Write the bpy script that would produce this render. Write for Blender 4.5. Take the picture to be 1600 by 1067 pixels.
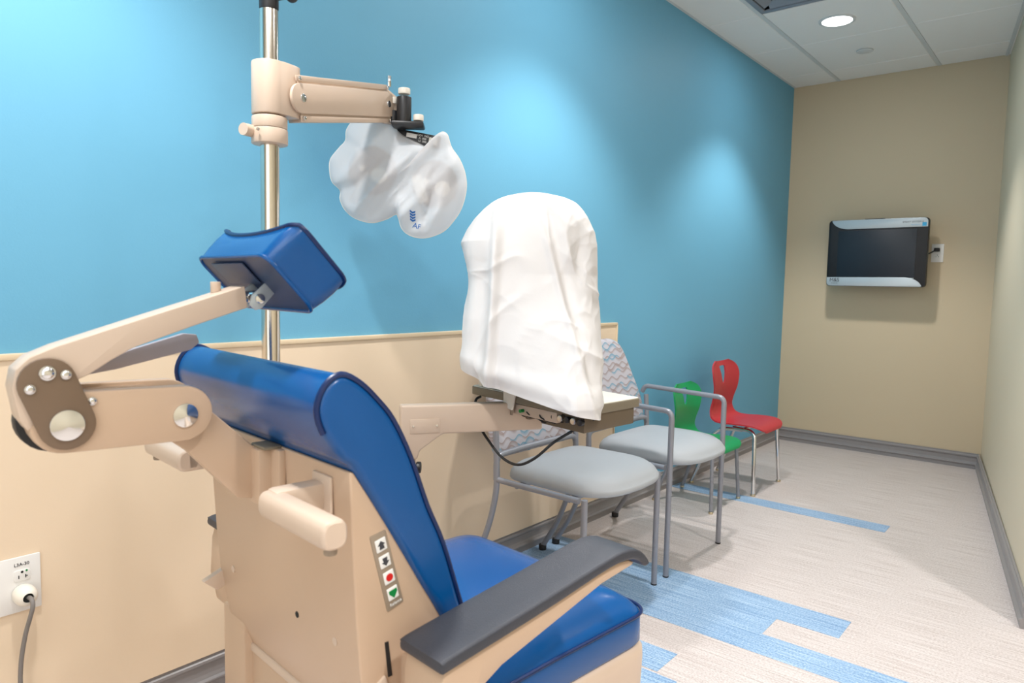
import bpy, bmesh, math, random
from mathutils import Vector, Matrix, noise
from math import sin, cos, pi, sqrt, radians, exp, atan2
random.seed(7)
S = bpy.context.scene
for o in list(bpy.data.objects): bpy.data.objects.remove(o)
C = S.collection

# ------------------------------------------------------------------ camera, world, lights, exposure
cam_d = bpy.data.cameras.new('camera'); cam = bpy.data.objects.new('camera', cam_d); C.objects.link(cam)
YAW, PIT, ROL, FPX = -6.89596962e-01, 7.94411154e-02, 2.10462388e-02, 1105.485
F = Vector((sin(YAW)*cos(PIT), cos(YAW)*cos(PIT), -sin(PIT)))
R0 = Vector((cos(YAW), -sin(YAW), 0)); U0 = R0.cross(F)
RT = R0*cos(ROL) + U0*sin(ROL); UP = -R0*sin(ROL) + U0*cos(ROL)
m = Matrix((RT, UP, -F)).transposed().to_4x4(); m.translation = Vector((0, 0, 1.115))
cam.matrix_world = m
cam_d.sensor_width = 36; cam_d.lens = 36*FPX/1600; cam_d.clip_start = 0.02
cam_d.dof.use_dof = True; cam_d.dof.focus_distance = 2.15; cam_d.dof.aperture_fstop = 7.0
S.camera = cam
w = bpy.data.worlds.new('world'); S.world = w; w.use_nodes = True
w.node_tree.nodes['Background'].inputs[0].default_value = (.8, .85, .9, 1)
w.node_tree.nodes['Background'].inputs[1].default_value = 0.3
S.view_settings.view_transform = 'Standard'; S.view_settings.look = 'None'
S.view_settings.gamma = 1; S.view_settings.use_curve_mapping = False
S.view_settings.exposure = 0.48
WARM = (1.0, .975, .95)
H = 2.585; Y0_ = -1.6
def spot(loc, e, size=104, blend=.55, col=WARM, rad=.06):
    d = bpy.data.lights.new('downlight_lamp', 'SPOT'); d.energy = e; d.spot_size = radians(size); d.spot_blend = blend
    d.shadow_soft_size = rad; d.color = col
    o = bpy.data.objects.new('downlight_lamp', d); o.location = loc; C.objects.link(o); return o
def area(loc, sx, sy, e, rot=(0, 0, 0), col=(1, .96, .91)):
    d = bpy.data.lights.new('fill_lamp', 'AREA'); d.shape = 'RECTANGLE'; d.size = sx; d.size_y = sy; d.energy = e; d.color = col
    o = bpy.data.objects.new('fill_lamp', d); o.location = loc; o.rotation_euler = rot; C.objects.link(o); return o
DOWN = [(-1.195, .42, 1.12), (-1.195, 2.30, 1.0), (-1.193, 4.165, .98), (.64, .42, 1.0), (.64, 2.15, 1.0)]
for x, y, k in DOWN:
    spot((x, y, H-.035), 55*k)
    d = bpy.data.lights.new('downlight_glow', 'AREA'); d.shape = 'DISK'; d.size = .14; d.energy = 5.0*(k if k > .99 else .62); d.color = (.97, .98, 1)
    o = bpy.data.objects.new('downlight_glow', d); o.location = (x, y, H-.012); C.objects.link(o)
area((.3, -.75, H-.03), 1.8, 1.2, 12, col=(.96, .98, 1))  # added fill from above, behind the camera
area((.4, Y0_+.03, 1.3), 2.4, 2.0, 4.5, rot=(radians(90), 0, 0), col=(.93, .97, 1))  # added fill from the back wall, facing into the room

# ------------------------------------------------------------------ materials
def nodes(name):
    M = bpy.data.materials.new(name); M.use_nodes = True
    nt = M.node_tree; return M, nt, nt.nodes['Principled BSDF']
def srgb(r, g, b):
    f = lambda c: (c/255/12.92) if c/255 <= .04045 else ((c/255+.055)/1.055)**2.4
    return (f(r), f(g), f(b), 1)
def mat(name, col, rough=.5, metal=0, bump=0, bscale=200, var=0, vscale=6, coat=0, spec=.5, aniso=None):
    M, nt, b = nodes(name); b.inputs['Base Color'].default_value = col
    b.inputs['Roughness'].default_value = rough; b.inputs['Metallic'].default_value = metal
    b.inputs['Specular IOR Level'].default_value = spec
    if coat: b.inputs['Coat Weight'].default_value = coat; b.inputs['Coat Roughness'].default_value = .12
    tc = nt.nodes.new('ShaderNodeTexCoord'); mp = nt.nodes.new('ShaderNodeMapping'); nt.links.new(tc.outputs['Object'], mp.inputs[0])
    if aniso: mp.inputs['Scale'].default_value = aniso
    if var:
        n = nt.nodes.new('ShaderNodeTexNoise'); n.inputs['Scale'].default_value = vscale; n.inputs['Detail'].default_value = 4
        nt.links.new(mp.outputs[0], n.inputs[0])
        mx = nt.nodes.new('ShaderNodeMix'); mx.data_type = 'RGBA'
        mx.inputs[6].default_value = tuple(c*(1-var) for c in col[:3])+(1,); mx.inputs[7].default_value = tuple(min(1, c*(1+var)) for c in col[:3])+(1,)
        nt.links.new(n.outputs[0], mx.inputs[0]); nt.links.new(mx.outputs[2], b.inputs['Base Color'])
    if bump:
        n = nt.nodes.new('ShaderNodeTexNoise'); n.inputs['Scale'].default_value = bscale; n.inputs['Detail'].default_value = 3
        nt.links.new(mp.outputs[0], n.inputs[0])
        bp = nt.nodes.new('ShaderNodeBump'); bp.inputs['Strength'].default_value = bump; bp.inputs['Distance'].default_value = .002
        nt.links.new(n.outputs[0], bp.inputs['Height']); nt.links.new(bp.outputs[0], b.inputs['Normal'])
    return M
m_blue = mat('blue_paint', (.15, .415, .60, 1), .55, bump=.12, bscale=220, spec=.35)
m_tan = mat('tan_paint', srgb(208, 190, 160), .55, bump=.12, bscale=220, spec=.35)
m_sage = mat('pale_paint', srgb(222, 210, 184), .5, bump=.1, bscale=220, spec=.35)
m_wains = mat('wainscot_sheet', srgb(238, 216, 188), .38, bump=.06, bscale=300, spec=.4)
m_cap = mat('wainscot_cap', srgb(226, 204, 172), .4)
m_base = mat('grey_baseboard', srgb(146, 142, 142), .35, var=.06, vscale=3, aniso=(1, 1, 30))
m_tile = mat('ceiling_tile', srgb(245, 243, 240), .9, bump=.5, bscale=500, var=.02, vscale=300)
m_grid = mat('ceiling_grid', srgb(214, 217, 217), .6, var=.02)
m_dark = mat('dark_void', (.02, .02, .02, 1), .9, var=.05)
m_vent = mat('vent_grey', srgb(140, 148, 160), .5, var=.03)
def streak(name, c1, c2, cs):
    M, nt, b = nodes(name); b.inputs['Roughness'].default_value = .42; b.inputs['Specular IOR Level'].default_value = .35
    tc = nt.nodes.new('ShaderNodeTexCoord')
    def nz(sc, det=3):
        mp = nt.nodes.new('ShaderNodeMapping'); mp.inputs['Scale'].default_value = sc; nt.links.new(tc.outputs['Object'], mp.inputs[0])
        n = nt.nodes.new('ShaderNodeTexNoise'); n.inputs['Scale'].default_value = 1; n.inputs['Detail'].default_value = det
        nt.links.new(mp.outputs[0], n.inputs[0]); return n
    a = nz((4, 190, 1)); d = nz((160, 300, 1), 1)
    ad = nt.nodes.new('ShaderNodeMath'); ad.operation = 'ADD'; nt.links.new(a.outputs[0], ad.inputs[0]); nt.links.new(d.outputs[0], ad.inputs[1])
    r = nt.nodes.new('ShaderNodeValToRGB'); nt.links.new(ad.outputs[0], r.inputs[0])
    mu = nt.nodes.new('ShaderNodeMath'); mu.operation = 'MULTIPLY'; mu.inputs[1].default_value = .5
    nt.links.new(ad.outputs[0], mu.inputs[0]); nt.links.new(mu.outputs[0], r.inputs[0])
    e = r.color_ramp.elements; e[0].position = .38; e[0].color = c1; e[1].position = .62; e[1].color = c2
    n2 = e = r.color_ramp.elements.new(.5); n2.color = cs
    nt.links.new(r.outputs[0], b.inputs['Base Color'])
    bp = nt.nodes.new('ShaderNodeBump'); bp.inputs['Strength'].default_value = .15; bp.inputs['Distance'].default_value = .001
    nt.links.new(ad.outputs[0], bp.inputs['Height']); nt.links.new(bp.outputs[0], b.inputs['Normal'])
    return M
m_floor = streak('woven_vinyl_pale', srgb(182, 169, 163), srgb(223, 214, 210), srgb(208, 198, 194))
m_strip = streak('woven_vinyl_blue', srgb(106, 140, 180), srgb(186, 208, 228), srgb(146, 178, 210))
m_beige = mat('beige_enamel', srgb(199, 171, 145), .36, bump=.05, bscale=400, var=.02, spec=.45)
m_beige2 = mat('beige_enamel_light', srgb(209, 187, 167), .36, bump=.05, bscale=400, var=.02)
m_brown = mat('brown_plate', srgb(118, 97, 78), .4, var=.04)
m_vinyl = mat('blue_vinyl', srgb(0, 78, 142), .26, bump=.08, bscale=350, var=.08, vscale=5, spec=.42, coat=.06)
m_pipe = mat('navy_piping', srgb(2, 34, 84), .35, var=.05)
m_vinylback = mat('slate_blue_vinyl', srgb(48, 62, 92), .42, bump=.1, bscale=350, var=.06)
m_arm = mat('charcoal_padding', srgb(56, 58, 66), .45, bump=.35, bscale=600, var=.06, vscale=30)
m_chrome = mat('chrome', (.8, .8, .8, 1), .1, 1, var=.02)
m_steel = mat('brushed_steel', (.62, .58, .53, 1), .28, 1, var=.05, vscale=3, aniso=(1, 1, 60))
m_pole = mat('polished_pole', (.74, .68, .6, 1), .17, 1, var=.04, vscale=4, aniso=(20, 20, 1))
m_black = mat('black_metal', (.018, .018, .02, 1), .4, var=.1)
m_rubber = mat('black_rubber', (.012, .012, .013, 1), .55, var=.1)
m_seatv = mat('pale_grey_vinyl', srgb(174, 178, 182), .38, bump=.35, bscale=300, var=.03, vscale=60, aniso=(1, 8, 8))
m_frame = mat('silver_grey_frame', srgb(146, 148, 156), .35, .25, bump=.05, bscale=600, var=.03)
m_red = mat('red_plastic', srgb(186, 48, 58), .4, bump=.1, bscale=500, var=.04)
m_green = mat('green_plastic', srgb(0, 150, 88), .4, bump=.1, bscale=500, var=.04)
m_white = mat('white_plastic', srgb(236, 234, 230), .35, var=.01)
m_ivory = mat('ivory_plastic', srgb(238, 231, 218), .4, var=.02)
m_cable = mat('grey_cable', srgb(128, 122, 118), .5, var=.04)
m_taupe = mat('taupe_edge', srgb(128, 118, 100), .45, var=.04)
m_taupe2 = mat('brown_drawer', srgb(104, 90, 72), .5, bump=.1, var=.05)
m_cream = mat('cream_laminate', srgb(240, 236, 222), .35, var=.01)
m_gold = mat('brass_glide', (.7, .6, .42, 1), .35, 1, var=.05)
m_screen = mat('dark_screen', srgb(22, 30, 40), .4, var=.05)
m_bezel = mat('black_gloss', (.004, .004, .006, 1), .45, var=.1)
m_silver = mat('silver_paint', srgb(186, 194, 198), .35, .35, var=.02)
m_ink = mat('dark_ink', srgb(60, 60, 66), .6, var=.02)
m_inkblue = mat('blue_ink', srgb(20, 96, 170), .5, var=.02)
m_cyan = mat('cyan_ink', srgb(60, 168, 214), .5, var=.02)
m_btnred = mat('red_button', srgb(206, 22, 18), .4, var=.02)
m_btngrn = mat('green_button', srgb(0, 128, 60), .4, var=.02)
m_panel = mat('grey_overlay', srgb(150, 134, 116), .5, var=.02)
m_greyst = mat('grey_paddle', srgb(172, 168, 178), .5, var=.03)
m_body = mat('dark_grey_body', srgb(84, 84, 94), .5, var=.2, vscale=12)
def emit(name, col, s):
    M, nt, b = nodes(name); b.inputs['Emission Color'].default_value = col; b.inputs['Emission Strength'].default_value = s; return M
m_lamp = emit('lit_diffuser', (1, .98, .94, 1), 6)
m_fill = emit('fill_glow', (.93, .97, 1, 1), .5)  # weak glow for the two added fill panels
def cloth(name, col, trans, clear, bs=60):
    M, nt, b = nodes(name); out = nt.nodes['Material Output']
    tc = nt.nodes.new('ShaderNodeTexCoord'); n = nt.nodes.new('ShaderNodeTexNoise'); n.inputs['Scale'].default_value = bs; n.inputs['Detail'].default_value = 5
    n.inputs['Distortion'].default_value = .6
    nt.links.new(tc.outputs['Object'], n.inputs[0])
    bp = nt.nodes.new('ShaderNodeBump'); bp.inputs['Strength'].default_value = .25; bp.inputs['Distance'].default_value = .003
    nt.links.new(n.outputs[0], bp.inputs['Height'])
    b.inputs['Base Color'].default_value = col; b.inputs['Roughness'].default_value = .55; nt.links.new(bp.outputs[0], b.inputs['Normal'])
    t = nt.nodes.new('ShaderNodeBsdfTranslucent'); t.inputs[0].default_value = col; nt.links.new(bp.outputs[0], t.inputs[1])
    mx = nt.nodes.new('ShaderNodeMixShader'); mx.inputs[0].default_value = trans
    nt.links.new(b.outputs[0], mx.inputs[1]); nt.links.new(t.outputs[0], mx.inputs[2])
    last = mx
    if clear:
        tr = nt.nodes.new('ShaderNodeBsdfTransparent'); m2 = nt.nodes.new('ShaderNodeMixShader'); m2.inputs[0].default_value = clear
        nt.links.new(mx.outputs[0], m2.inputs[1]); nt.links.new(tr.outputs[0], m2.inputs[2]); last = m2
    nt.links.new(last.outputs[0], out.inputs[0]); return M
m_cover = mat('white_fabric', srgb(226, 223, 221), .6, bump=.35, bscale=28, var=.01)
m_bag = cloth('translucent_white_film', srgb(240, 239, 240), .35, .24, 14)
def wave_fabric():
    M, nt, b = nodes('wave_print_fabric'); b.inputs['Roughness'].default_value = .7
    tc = nt.nodes.new('ShaderNodeTexCoord'); sp = nt.nodes.new('ShaderNodeSeparateXYZ'); nt.links.new(tc.outputs['Object'], sp.inputs[0])
    def mth(op, a, bb=None):
        n = nt.nodes.new('ShaderNodeMath'); n.operation = op
        for i, v in enumerate((a, bb)):
            if v is None: continue
            if isinstance(v, (int, float)): n.inputs[i].default_value = v
            else: nt.links.new(v, n.inputs[i])
        return n.outputs[0]
    y, z = sp.outputs[1], sp.outputs[2]
    def layer(rowh, wl, amp, off):
        zz = mth('ADD', mth('DIVIDE', z, rowh), off)
        row = mth('FLOOR', zz)
        wn = nt.nodes.new('ShaderNodeTexWhiteNoise'); wn.noise_dimensions = '1D'; nt.links.new(row, wn.inputs['W'])
        ph = mth('MULTIPLY', wn.outputs[0], 6.28)
        yy = mth('ADD', mth('MULTIPLY', y, 6.283/wl), ph)
        s = mth('MULTIPLY', mth('SINE', yy), amp)
        fr = mth('ADD', mth('SUBTRACT', mth('SUBTRACT', zz, row), .5), s)
        cell = nt.nodes.new('ShaderNodeTexWhiteNoise'); cell.noise_dimensions = '2D'
        cb = nt.nodes.new('ShaderNodeCombineXYZ'); nt.links.new(mth('FLOOR', mth('DIVIDE', yy, 6.283)), cb.inputs[0]); nt.links.new(row, cb.inputs[1]); nt.links.new(cb.outputs[0], cell.inputs[0])
        return fr, cell.outputs[0]
    base = srgb(188, 186, 194); col = None
    prev = None
    for (rh, wl, am, off) in ((.030, .072, .24, 0), (.044, .10, .26, .4)):
        fr, cl = layer(rh, wl, am, off)
        rp = nt.nodes.new('ShaderNodeValToRGB'); nt.links.new(mth('ADD', fr, .5), rp.inputs[0])
        e = rp.color_ramp.elements; e[0].position = .22; e[0].color = (0, 0, 0, 1); e[1].position = .66; e[1].color = (0, 0, 0, 1)
        q = e.new(.60); q.color = (.85, .85, .85, 1); q = e.new(.64); q.color = (.85, .85, .85, 1)
        pc = nt.nodes.new('ShaderNodeMix'); pc.data_type = 'RGBA'; pc.inputs[6].default_value = srgb(152, 134, 130); pc.inputs[7].default_value = srgb(96, 150, 176)
        nt.links.new(mth('GREATER_THAN', cl, .72), pc.inputs[0])
        mk = rp.outputs[0] if prev is None else mth('MULTIPLY', rp.outputs[0], mth('GREATER_THAN', cl, .45))
        mx = nt.nodes.new('ShaderNodeMix'); mx.data_type = 'RGBA'
        if prev is None: mx.inputs[6].default_value = base
        else: nt.links.new(prev, mx.inputs[6])
        nt.links.new(pc.outputs[2], mx.inputs[7]); nt.links.new(mk, mx.inputs[0]); prev = mx.outputs[2]
    nt.links.new(prev, b.inputs['Base Color']); return M
m_wave = wave_fabric()

# ------------------------------------------------------------------ mesh helpers
class MB:
    def __init__(s): s.bm = bmesh.new()
    def _merge(s, b2, mtx=None):
        if mtx is not None: bmesh.ops.transform(b2, matrix=mtx, verts=b2.verts)
        me = bpy.data.meshes.new('t'); b2.to_mesh(me); s.bm.from_mesh(me); bpy.data.meshes.remove(me); b2.free(); return s
    def _bev(s, b, bev, seg=2):
        if bev > 0:
            ed = [e for e in b.edges if len(e.link_faces) == 2 and e.calc_face_angle(0) > .45]
            bmesh.ops.bevel(b, geom=ed, offset=bev, segments=seg, affect='EDGES', profile=.5, clamp_overlap=True)
    def box(s, c, size, bev=0, rot=None, seg=2):
        b = bmesh.new(); bmesh.ops.create_cube(b, size=1)
        bmesh.ops.scale(b, vec=size, verts=b.verts); s._bev(b, bev, seg)
        mt = Matrix.Translation(c)
        if rot is not None: mt = mt @ (rot if isinstance(rot, Matrix) else Matrix.Rotation(rot, 4, 'Z'))
        return s._merge(b, mt)
    def prism(s, poly, t0, t1, frame='yz', bev=0, seg=2):
        """poly 2D in given plane, extruded t0..t1 on remaining axis"""
        mp = {'yz': lambda p, t: (t, p[0], p[1]), 'xz': lambda p, t: (p[0], t, p[1]), 'xy': lambda p, t: (p[0], p[1], t)}[frame]
        b = bmesh.new(); n = len(poly)
        A = [b.verts.new(mp(p, t0)) for p in poly]; B = [b.verts.new(mp(p, t1)) for p in poly]
        b.faces.new(A[::-1]); b.faces.new(B)
        for i in range(n): b.faces.new((A[i], A[(i+1) % n], B[(i+1) % n], B[i]))
        bmesh.ops.recalc_face_normals(b, faces=b.faces); s._bev(b, bev, seg); return s._merge(b)
    def tube(s, pts, r, n=12, fillet=0, cap=True, fseg=6, rs=None):
        P = [Vector(p) for p in pts]
        if fillet:
            Q = [P[0]]
            for i in range(1, len(P)-1):
                a = P[i-1]-P[i]; c = P[i+1]-P[i]; f = min(fillet, a.length*.49, c.length*.49)
                p0 = P[i]+a.normalized()*f; p1 = P[i]+c.normalized()*f
                for k in range(fseg+1):
                    t = k/fseg; Q.append(p0*(1-t)**2+P[i]*2*t*(1-t)+p1*t*t)
            Q.append(P[-1]); P = Q
        b = bmesh.new(); rings = []; N = len(P); nrm = None
        for i in range(N):
            T = (P[min(i+1, N-1)]-P[max(i-1, 0)]).normalized()
            if nrm is None: nrm = T.orthogonal().normalized()
            nrm = (nrm-T*nrm.dot(T)).normalized(); bi = T.cross(nrm)
            rr = rs[i] if rs else r
            rings.append([b.verts.new(P[i]+(nrm*cos(2*pi*k/n)+bi*sin(2*pi*k/n))*rr) for k in range(n)])
        for i in range(N-1):
            for k in range(n): b.faces.new((rings[i][k], rings[i][(k+1) % n], rings[i+1][(k+1) % n], rings[i+1][k]))
        if cap: b.faces.new(rings[0][::-1]); b.faces.new(rings[-1])
        bmesh.ops.recalc_face_normals(b, faces=b.faces); return s._merge(b)
    def cyl(s, c, r, h, axis='Z', n=28, bev=0, r2=None):
        b = bmesh.new(); bmesh.ops.create_cone(b, cap_ends=True, segments=n, radius1=r, radius2=r if r2 is None else r2, depth=h)
        s._bev(b, bev)
        ro = {'Z': Matrix.Identity(4), 'X': Matrix.Rotation(pi/2, 4, 'Y'), 'Y': Matrix.Rotation(pi/2, 4, 'X')}[axis] if isinstance(axis, str) else axis
        return s._merge(b, Matrix.Translation(c) @ ro)
    def sphere(s, c, r, sc=(1, 1, 1), n=16):
        b = bmesh.new(); bmesh.ops.create_uvsphere(b, u_segments=n*2, v_segments=n, radius=r)
        return s._merge(b, Matrix.Translation(c) @ Matrix.Diagonal((*sc, 1)))
    def grid(s, rows, closeu=False, capends=False):
        b = bmesh.new(); V = [[b.verts.new(p) for p in r] for r in rows]; n = len(rows[0])
        for i in range(len(V)-1):
            for k in range(n if closeu else n-1):
                b.faces.new((V[i][k], V[i][(k+1) % n], V[i+1][(k+1) % n], V[i+1][k]))
        if capends: b.faces.new(V[0][::-1]); b.faces.new(V[-1])
        bmesh.ops.recalc_face_normals(b, faces=b.faces); return s._merge(b)
    def xf(s, mtx): bmesh.ops.transform(s.bm, matrix=mtx, verts=s.bm.verts); return s
    def build(s, name, m, parent=None, smooth=True, ang=38, label=None):
        me = bpy.data.meshes.new(name); s.bm.to_mesh(me); s.bm.free()
        me.materials.append(m)
        if smooth:
            for p in me.polygons: p.use_smooth = True
            try: me.set_sharp_from_angle(angle=radians(ang))
            except Exception: pass
        o = bpy.data.objects.new(name, me); C.objects.link(o)
        if parent: o.parent = parent
        if label: o['label'] = label
        return o
def thing(name, label, cat, loc=(0, 0, 0), rz=0, group=None):
    o = bpy.data.objects.new(name, None); C.objects.link(o); o.location = loc; o.rotation_euler = (0, 0, rz)
    o.empty_display_size = .1; return tag(o, label, cat, group)
def tag(o, label, cat, group=None):
    o['label'] = label; o['category'] = cat
    if group: o['group'] = group
    return o
def struct(o, label=None):
    o['kind'] = 'structure'
    if label: o['label'] = label
    return o
def solidify_subd(o, th=0, lv=0, offset=0):
    if th: q = o.modifiers.new('s', 'SOLIDIFY'); q.thickness = th; q.offset = offset
    if lv: q = o.modifiers.new('d', 'SUBSURF'); q.levels = lv; q.render_levels = lv
    return o
def text(name, body, size, m, mtx, parent=None, ext=.0003, align='CENTER'):
    cu = bpy.data.curves.new(name, 'FONT'); cu.body = body; cu.size = size; cu.extrude = ext; cu.align_x = align; cu.align_y = 'CENTER'
    t = bpy.data.objects.new(name+'_t', cu); C.objects.link(t)
    me = bpy.data.meshes.new_from_object(t.evaluated_get(bpy.context.evaluated_depsgraph_get())); bpy.data.objects.remove(t)
    me.transform(mtx); me.materials.clear(); me.materials.append(m)
    o = bpy.data.objects.new(name, me); C.objects.link(o)
    if parent: o.parent = parent
    return o
def rp(pts, r, n=6):
    out = []; N = len(pts)
    for i in range(N):
        p = Vector(pts[i]); a = Vector(pts[i-1])-p; c = Vector(pts[(i+1) % N])-p; rr = r[i] if isinstance(r, (list, tuple)) else r
        p0 = p+a.normalized()*rr; p1 = p+c.normalized()*rr
        for k in range(n+1): t = k/n; out.append(tuple(p0*(1-t)**2+p*2*t*(1-t)+p1*t*t))
    return out
def openspline(pts, n=4):
    q = smoothpoly([pts[0]]+list(pts)+[pts[-1]], n); return [Vector(p) for p in q[n:n*len(pts)]]+[Vector(pts[-1])]
def frame_m(origin, ex, ey):
    ex = Vector(ex).normalized(); ey = Vector(ey); ey = (ey-ex*ey.dot(ex)).normalized(); ez = ex.cross(ey)
    mm = Matrix((ex, ey, ez)).transposed().to_4x4(); mm.translation = Vector(origin); return mm
def disp(x, y, z, s): return noise.noise(Vector((x*s, y*s, z*s)))
def ridge(x, y, z, s): return 1-abs(noise.noise(Vector((x*s, y*s, z*s))))*2

# ------------------------------------------------------------------ room shell
XW, YF = -1.807, 5.361
X2, Y0 = 1.75, -1.6
EX, EY = -.113, 2.875           # near end of the slanting right wall
CXR = -.520                     # far right corner
fl = struct(MB().box(((XW+X2)/2, (Y0+YF)/2, -.05), (X2-XW+.3, YF-Y0+.3, .1)).build('floor', m_floor, smooth=False), 'pale greige woven vinyl floor')
def strip(poly):
    o = MB().prism(poly, -.004, .0012, 'xy').build('vinyl_strip', m_strip, fl, smooth=False); o['label'] = 'blue woven vinyl inlay strip'; return o
strip([(XW, 3.608), (-.696, 3.608), (-.696, 3.725), (XW, 3.725)])
strip([(XW, 2.245), (-.771, 2.245), (-.771, 2.384), (-.572, 2.384), (-.572, 2.533), (XW, 2.533)])
strip([(XW, 2.112), (1.1, 2.112), (1.1, 2.2445), (XW, 2.2445)])
strip([(XW, 1.811), (-.919, 1.811), (-.919, 1.941), (XW, 1.941)])
strip([(XW, 1.68), (-.85, 1.68), (-.85, 1.8), (XW, 1.8)])
# walls
struct(MB().box((XW-.06, (Y0+YF)/2, H/2), (.12, YF-Y0+.3, H+.2)).build('wall_left', m_blue, smooth=False), 'blue painted wall')
struct(MB().box(((XW+X2)/2, YF+.06, H/2), (X2-XW+.3, .12, H+.2)).build('wall_far', m_tan, smooth=False), 'tan painted end wall')
ux, uy = EX-CXR, EY-YF; L = sqrt(ux*ux+uy*uy); ux /= L; uy /= L; nx, ny = -uy, ux   # n points to the right, away from the room
wr = MB().prism([(CXR, YF+.05), (EX, EY), (EX+nx*.14, EY+ny*.14), (CXR+nx*.14+.05, YF+.05)], -.05, H+.05, 'xy').build('wall_right', m_sage, smooth=False); struct(wr, 'pale painted slanting right wall')
struct(MB().box((X2+.06, (Y0+YF)/2, H/2), (.12, YF-Y0+.3, H+.2)).build('wall_side', m_sage, smooth=False))
struct(MB().box(((XW+X2)/2, Y0-.06, H/2), (X2-XW+.3, .12, H+.2)).build('wall_back', m_sage, smooth=False))
# added fill behind the camera: a made-up glowing panel framed on the back wall
wn = MB()
for (cx_, cz_, sx_, sz_) in ((.4, 2.335, 2.56, .06), (.4, .265, 2.56, .06), (-.85, 1.3, .06, 2.1), (1.65, 1.3, .06, 2.1)): wn.box((cx_, Y0+.03, cz_), (sx_, .06, sz_), .005)
fill_fr = struct(wn.build('fill_frame_1', m_grid), 'frame of the added fill panel on the back wall')
MB().box((.4, Y0+.008, 1.3), (2.44, .01, 2.02)).build('fill_pane', m_fill, fill_fr, smooth=False)
# baseboards with a stepped profile: (distance from wall, height)
BP = [(0, 0), (.017, 0), (.017, .022), (.022, .027), (.022, .031), (.012, .034), (.009, .045), (.009, .07), (.014, .078), (.014, .085), (.008, .09), (.008, .099), (0, .099)]
def baseboard(name, p0, p1, n):
    p0 = Vector(p0); p1 = Vector(p1); n = Vector(n).normalized()
    rows = [[tuple(p+n*a)+(z,) for (a, z) in BP] for p in (p0, p1)]
    o = MB().grid(rows, closeu=True, capends=True).build(name, m_base, smooth=False); return struct(o, 'grey stepped vinyl baseboard')
baseboard('baseboard_left', (XW, Y0), (XW, YF), (1, 0))
baseboard('baseboard_far', (XW, YF), (CXR, YF), (0, -1))
baseboard('baseboard_right', (CXR, YF), (EX, EY), (-nx, -ny))
# wainscot sheet on the blue wall
ws = struct(MB().box((XW+.006, (Y0+2.972)/2, (.097+.934)/2), (.014, 2.972-Y0, .934-.097), .001).build('wall_left_wainscot', m_wains, smooth=False), 'beige protective wall sheet')
ws.name = 'trim_1'
struct(MB().box((XW+.008, (Y0+2.976)/2, .938), (.02, 2.976-Y0, .014), .002).build('trim_2', m_cap), 'tan cap strip along the top of the wall sheet')
struct(MB().box((XW+.008, 2.974, .52), (.02, .01, .84), .002).build('trim_3', m_cap), 'tan end strip of the wall sheet')
# ceiling: slab above, tiles as parts, tees
ce = struct(MB().box(((XW+X2)/2, (Y0+YF)/2, H+.07), (X2-XW+.3, YF-Y0+.3, .05)).build('ceiling', m_dark, smooth=False), 'white suspended ceiling')
gx = [XW, -1.4995, -.8895, -.2795, .3305, .9405, 1.5505, X2]
gy = [YF] + [5.073-.61*i for i in range(11)] + [Y0]
tile_me = {}
VENT = (1, 3)   # tile column / row holding the vent
for i in range(len(gx)-1):
    for j in range(len(gy)-1):
        x0, x1, y1, y0 = gx[i], gx[i+1], gy[j], gy[j+1]
        if (i, j) == VENT: continue
        a = .0125; g = .003
        if i >= 3 and y0 > 2.95: pass
        sz = (round(x1-x0-2*a, 4), round(y1-y0-2*g, 4))
        if sz not in tile_me:
            o = MB().box((0, 0, .0085), (sz[0], sz[1], .015), .003, seg=1).build('ceiling_tile', m_tile, ce, smooth=False); tile_me[sz] = o.data
        else:
            o = bpy.data.objects.new('ceiling_tile', tile_me[sz]); C.objects.link(o); o.parent = ce
        o.location = ((x0+x1)/2, (y0+y1)/2, H)
for x in gx[1:-1]:
    MB().box((x, (Y0+YF)/2, H+.004), (.0235, YF-Y0, .006), .001).build('ceiling_grid_bar', m_grid, ce, smooth=False)
for (p, q) in (((XW+.01, Y0), (XW+.01, YF)),):
    MB().box((XW+.008, (Y0+YF)/2, H+.002), (.016, YF-Y0, .004)).build('ceiling_edge_angle', m_grid, ce, smooth=False)
MB().prism([(CXR, YF), (EX, EY), (EX-nx*.02, EY-ny*.02), (CXR-nx*.02, YF)], H-.002, H+.004, 'xy').build('ceiling_edge_angle', m_grid, ce, smooth=False)
for y in gy[1:-1]:
    MB().box(((XW+X2)/2, y, H+.014), (X2-XW, .012, .004)).build('ceiling_cross_bar', m_grid, ce, smooth=False)
MB().box((.3, -.75, H-.012), (1.84, 1.24, .02), .003).build('fill_panel', m_fill, ce)  # made-up glowing panel to go with the overhead fill
# ceiling vent
vt = thing('ceiling_vent', 'grey square air vent set in the ceiling at the top edge', 'vent', ((gx[1]+gx[2])/2, (gy[3]+gy[4])/2, H))
fr = MB()
for sx in (-1, 1):
    fr.box((sx*.278, 0, .004), (.03, .586, .01), .002); fr.box((0, sx*.278, .004), (.53, .03, .01), .002)
fr.build('frame', m_vent, vt)
MB().box((0, 0, .04), (.56, .56, .01)).build('plenum', m_dark, vt, smooth=False)
for k in range(3):
    a = .235-.07*k; v = MB()
    for s4 in range(4):
        rm = Matrix.Rotation(s4*pi/2, 4, 'Z')
        v.box(rm @ Vector((a, 0, .016)), (.05, 2*a, .003), 0, rm @ Matrix.Rotation(.45, 4, 'Y'))
    v.build('louvre', m_vent, vt)
MB().box((0, 0, .006), (.1, .1, .004)).build('centre_plate', m_vent, vt)
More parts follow.
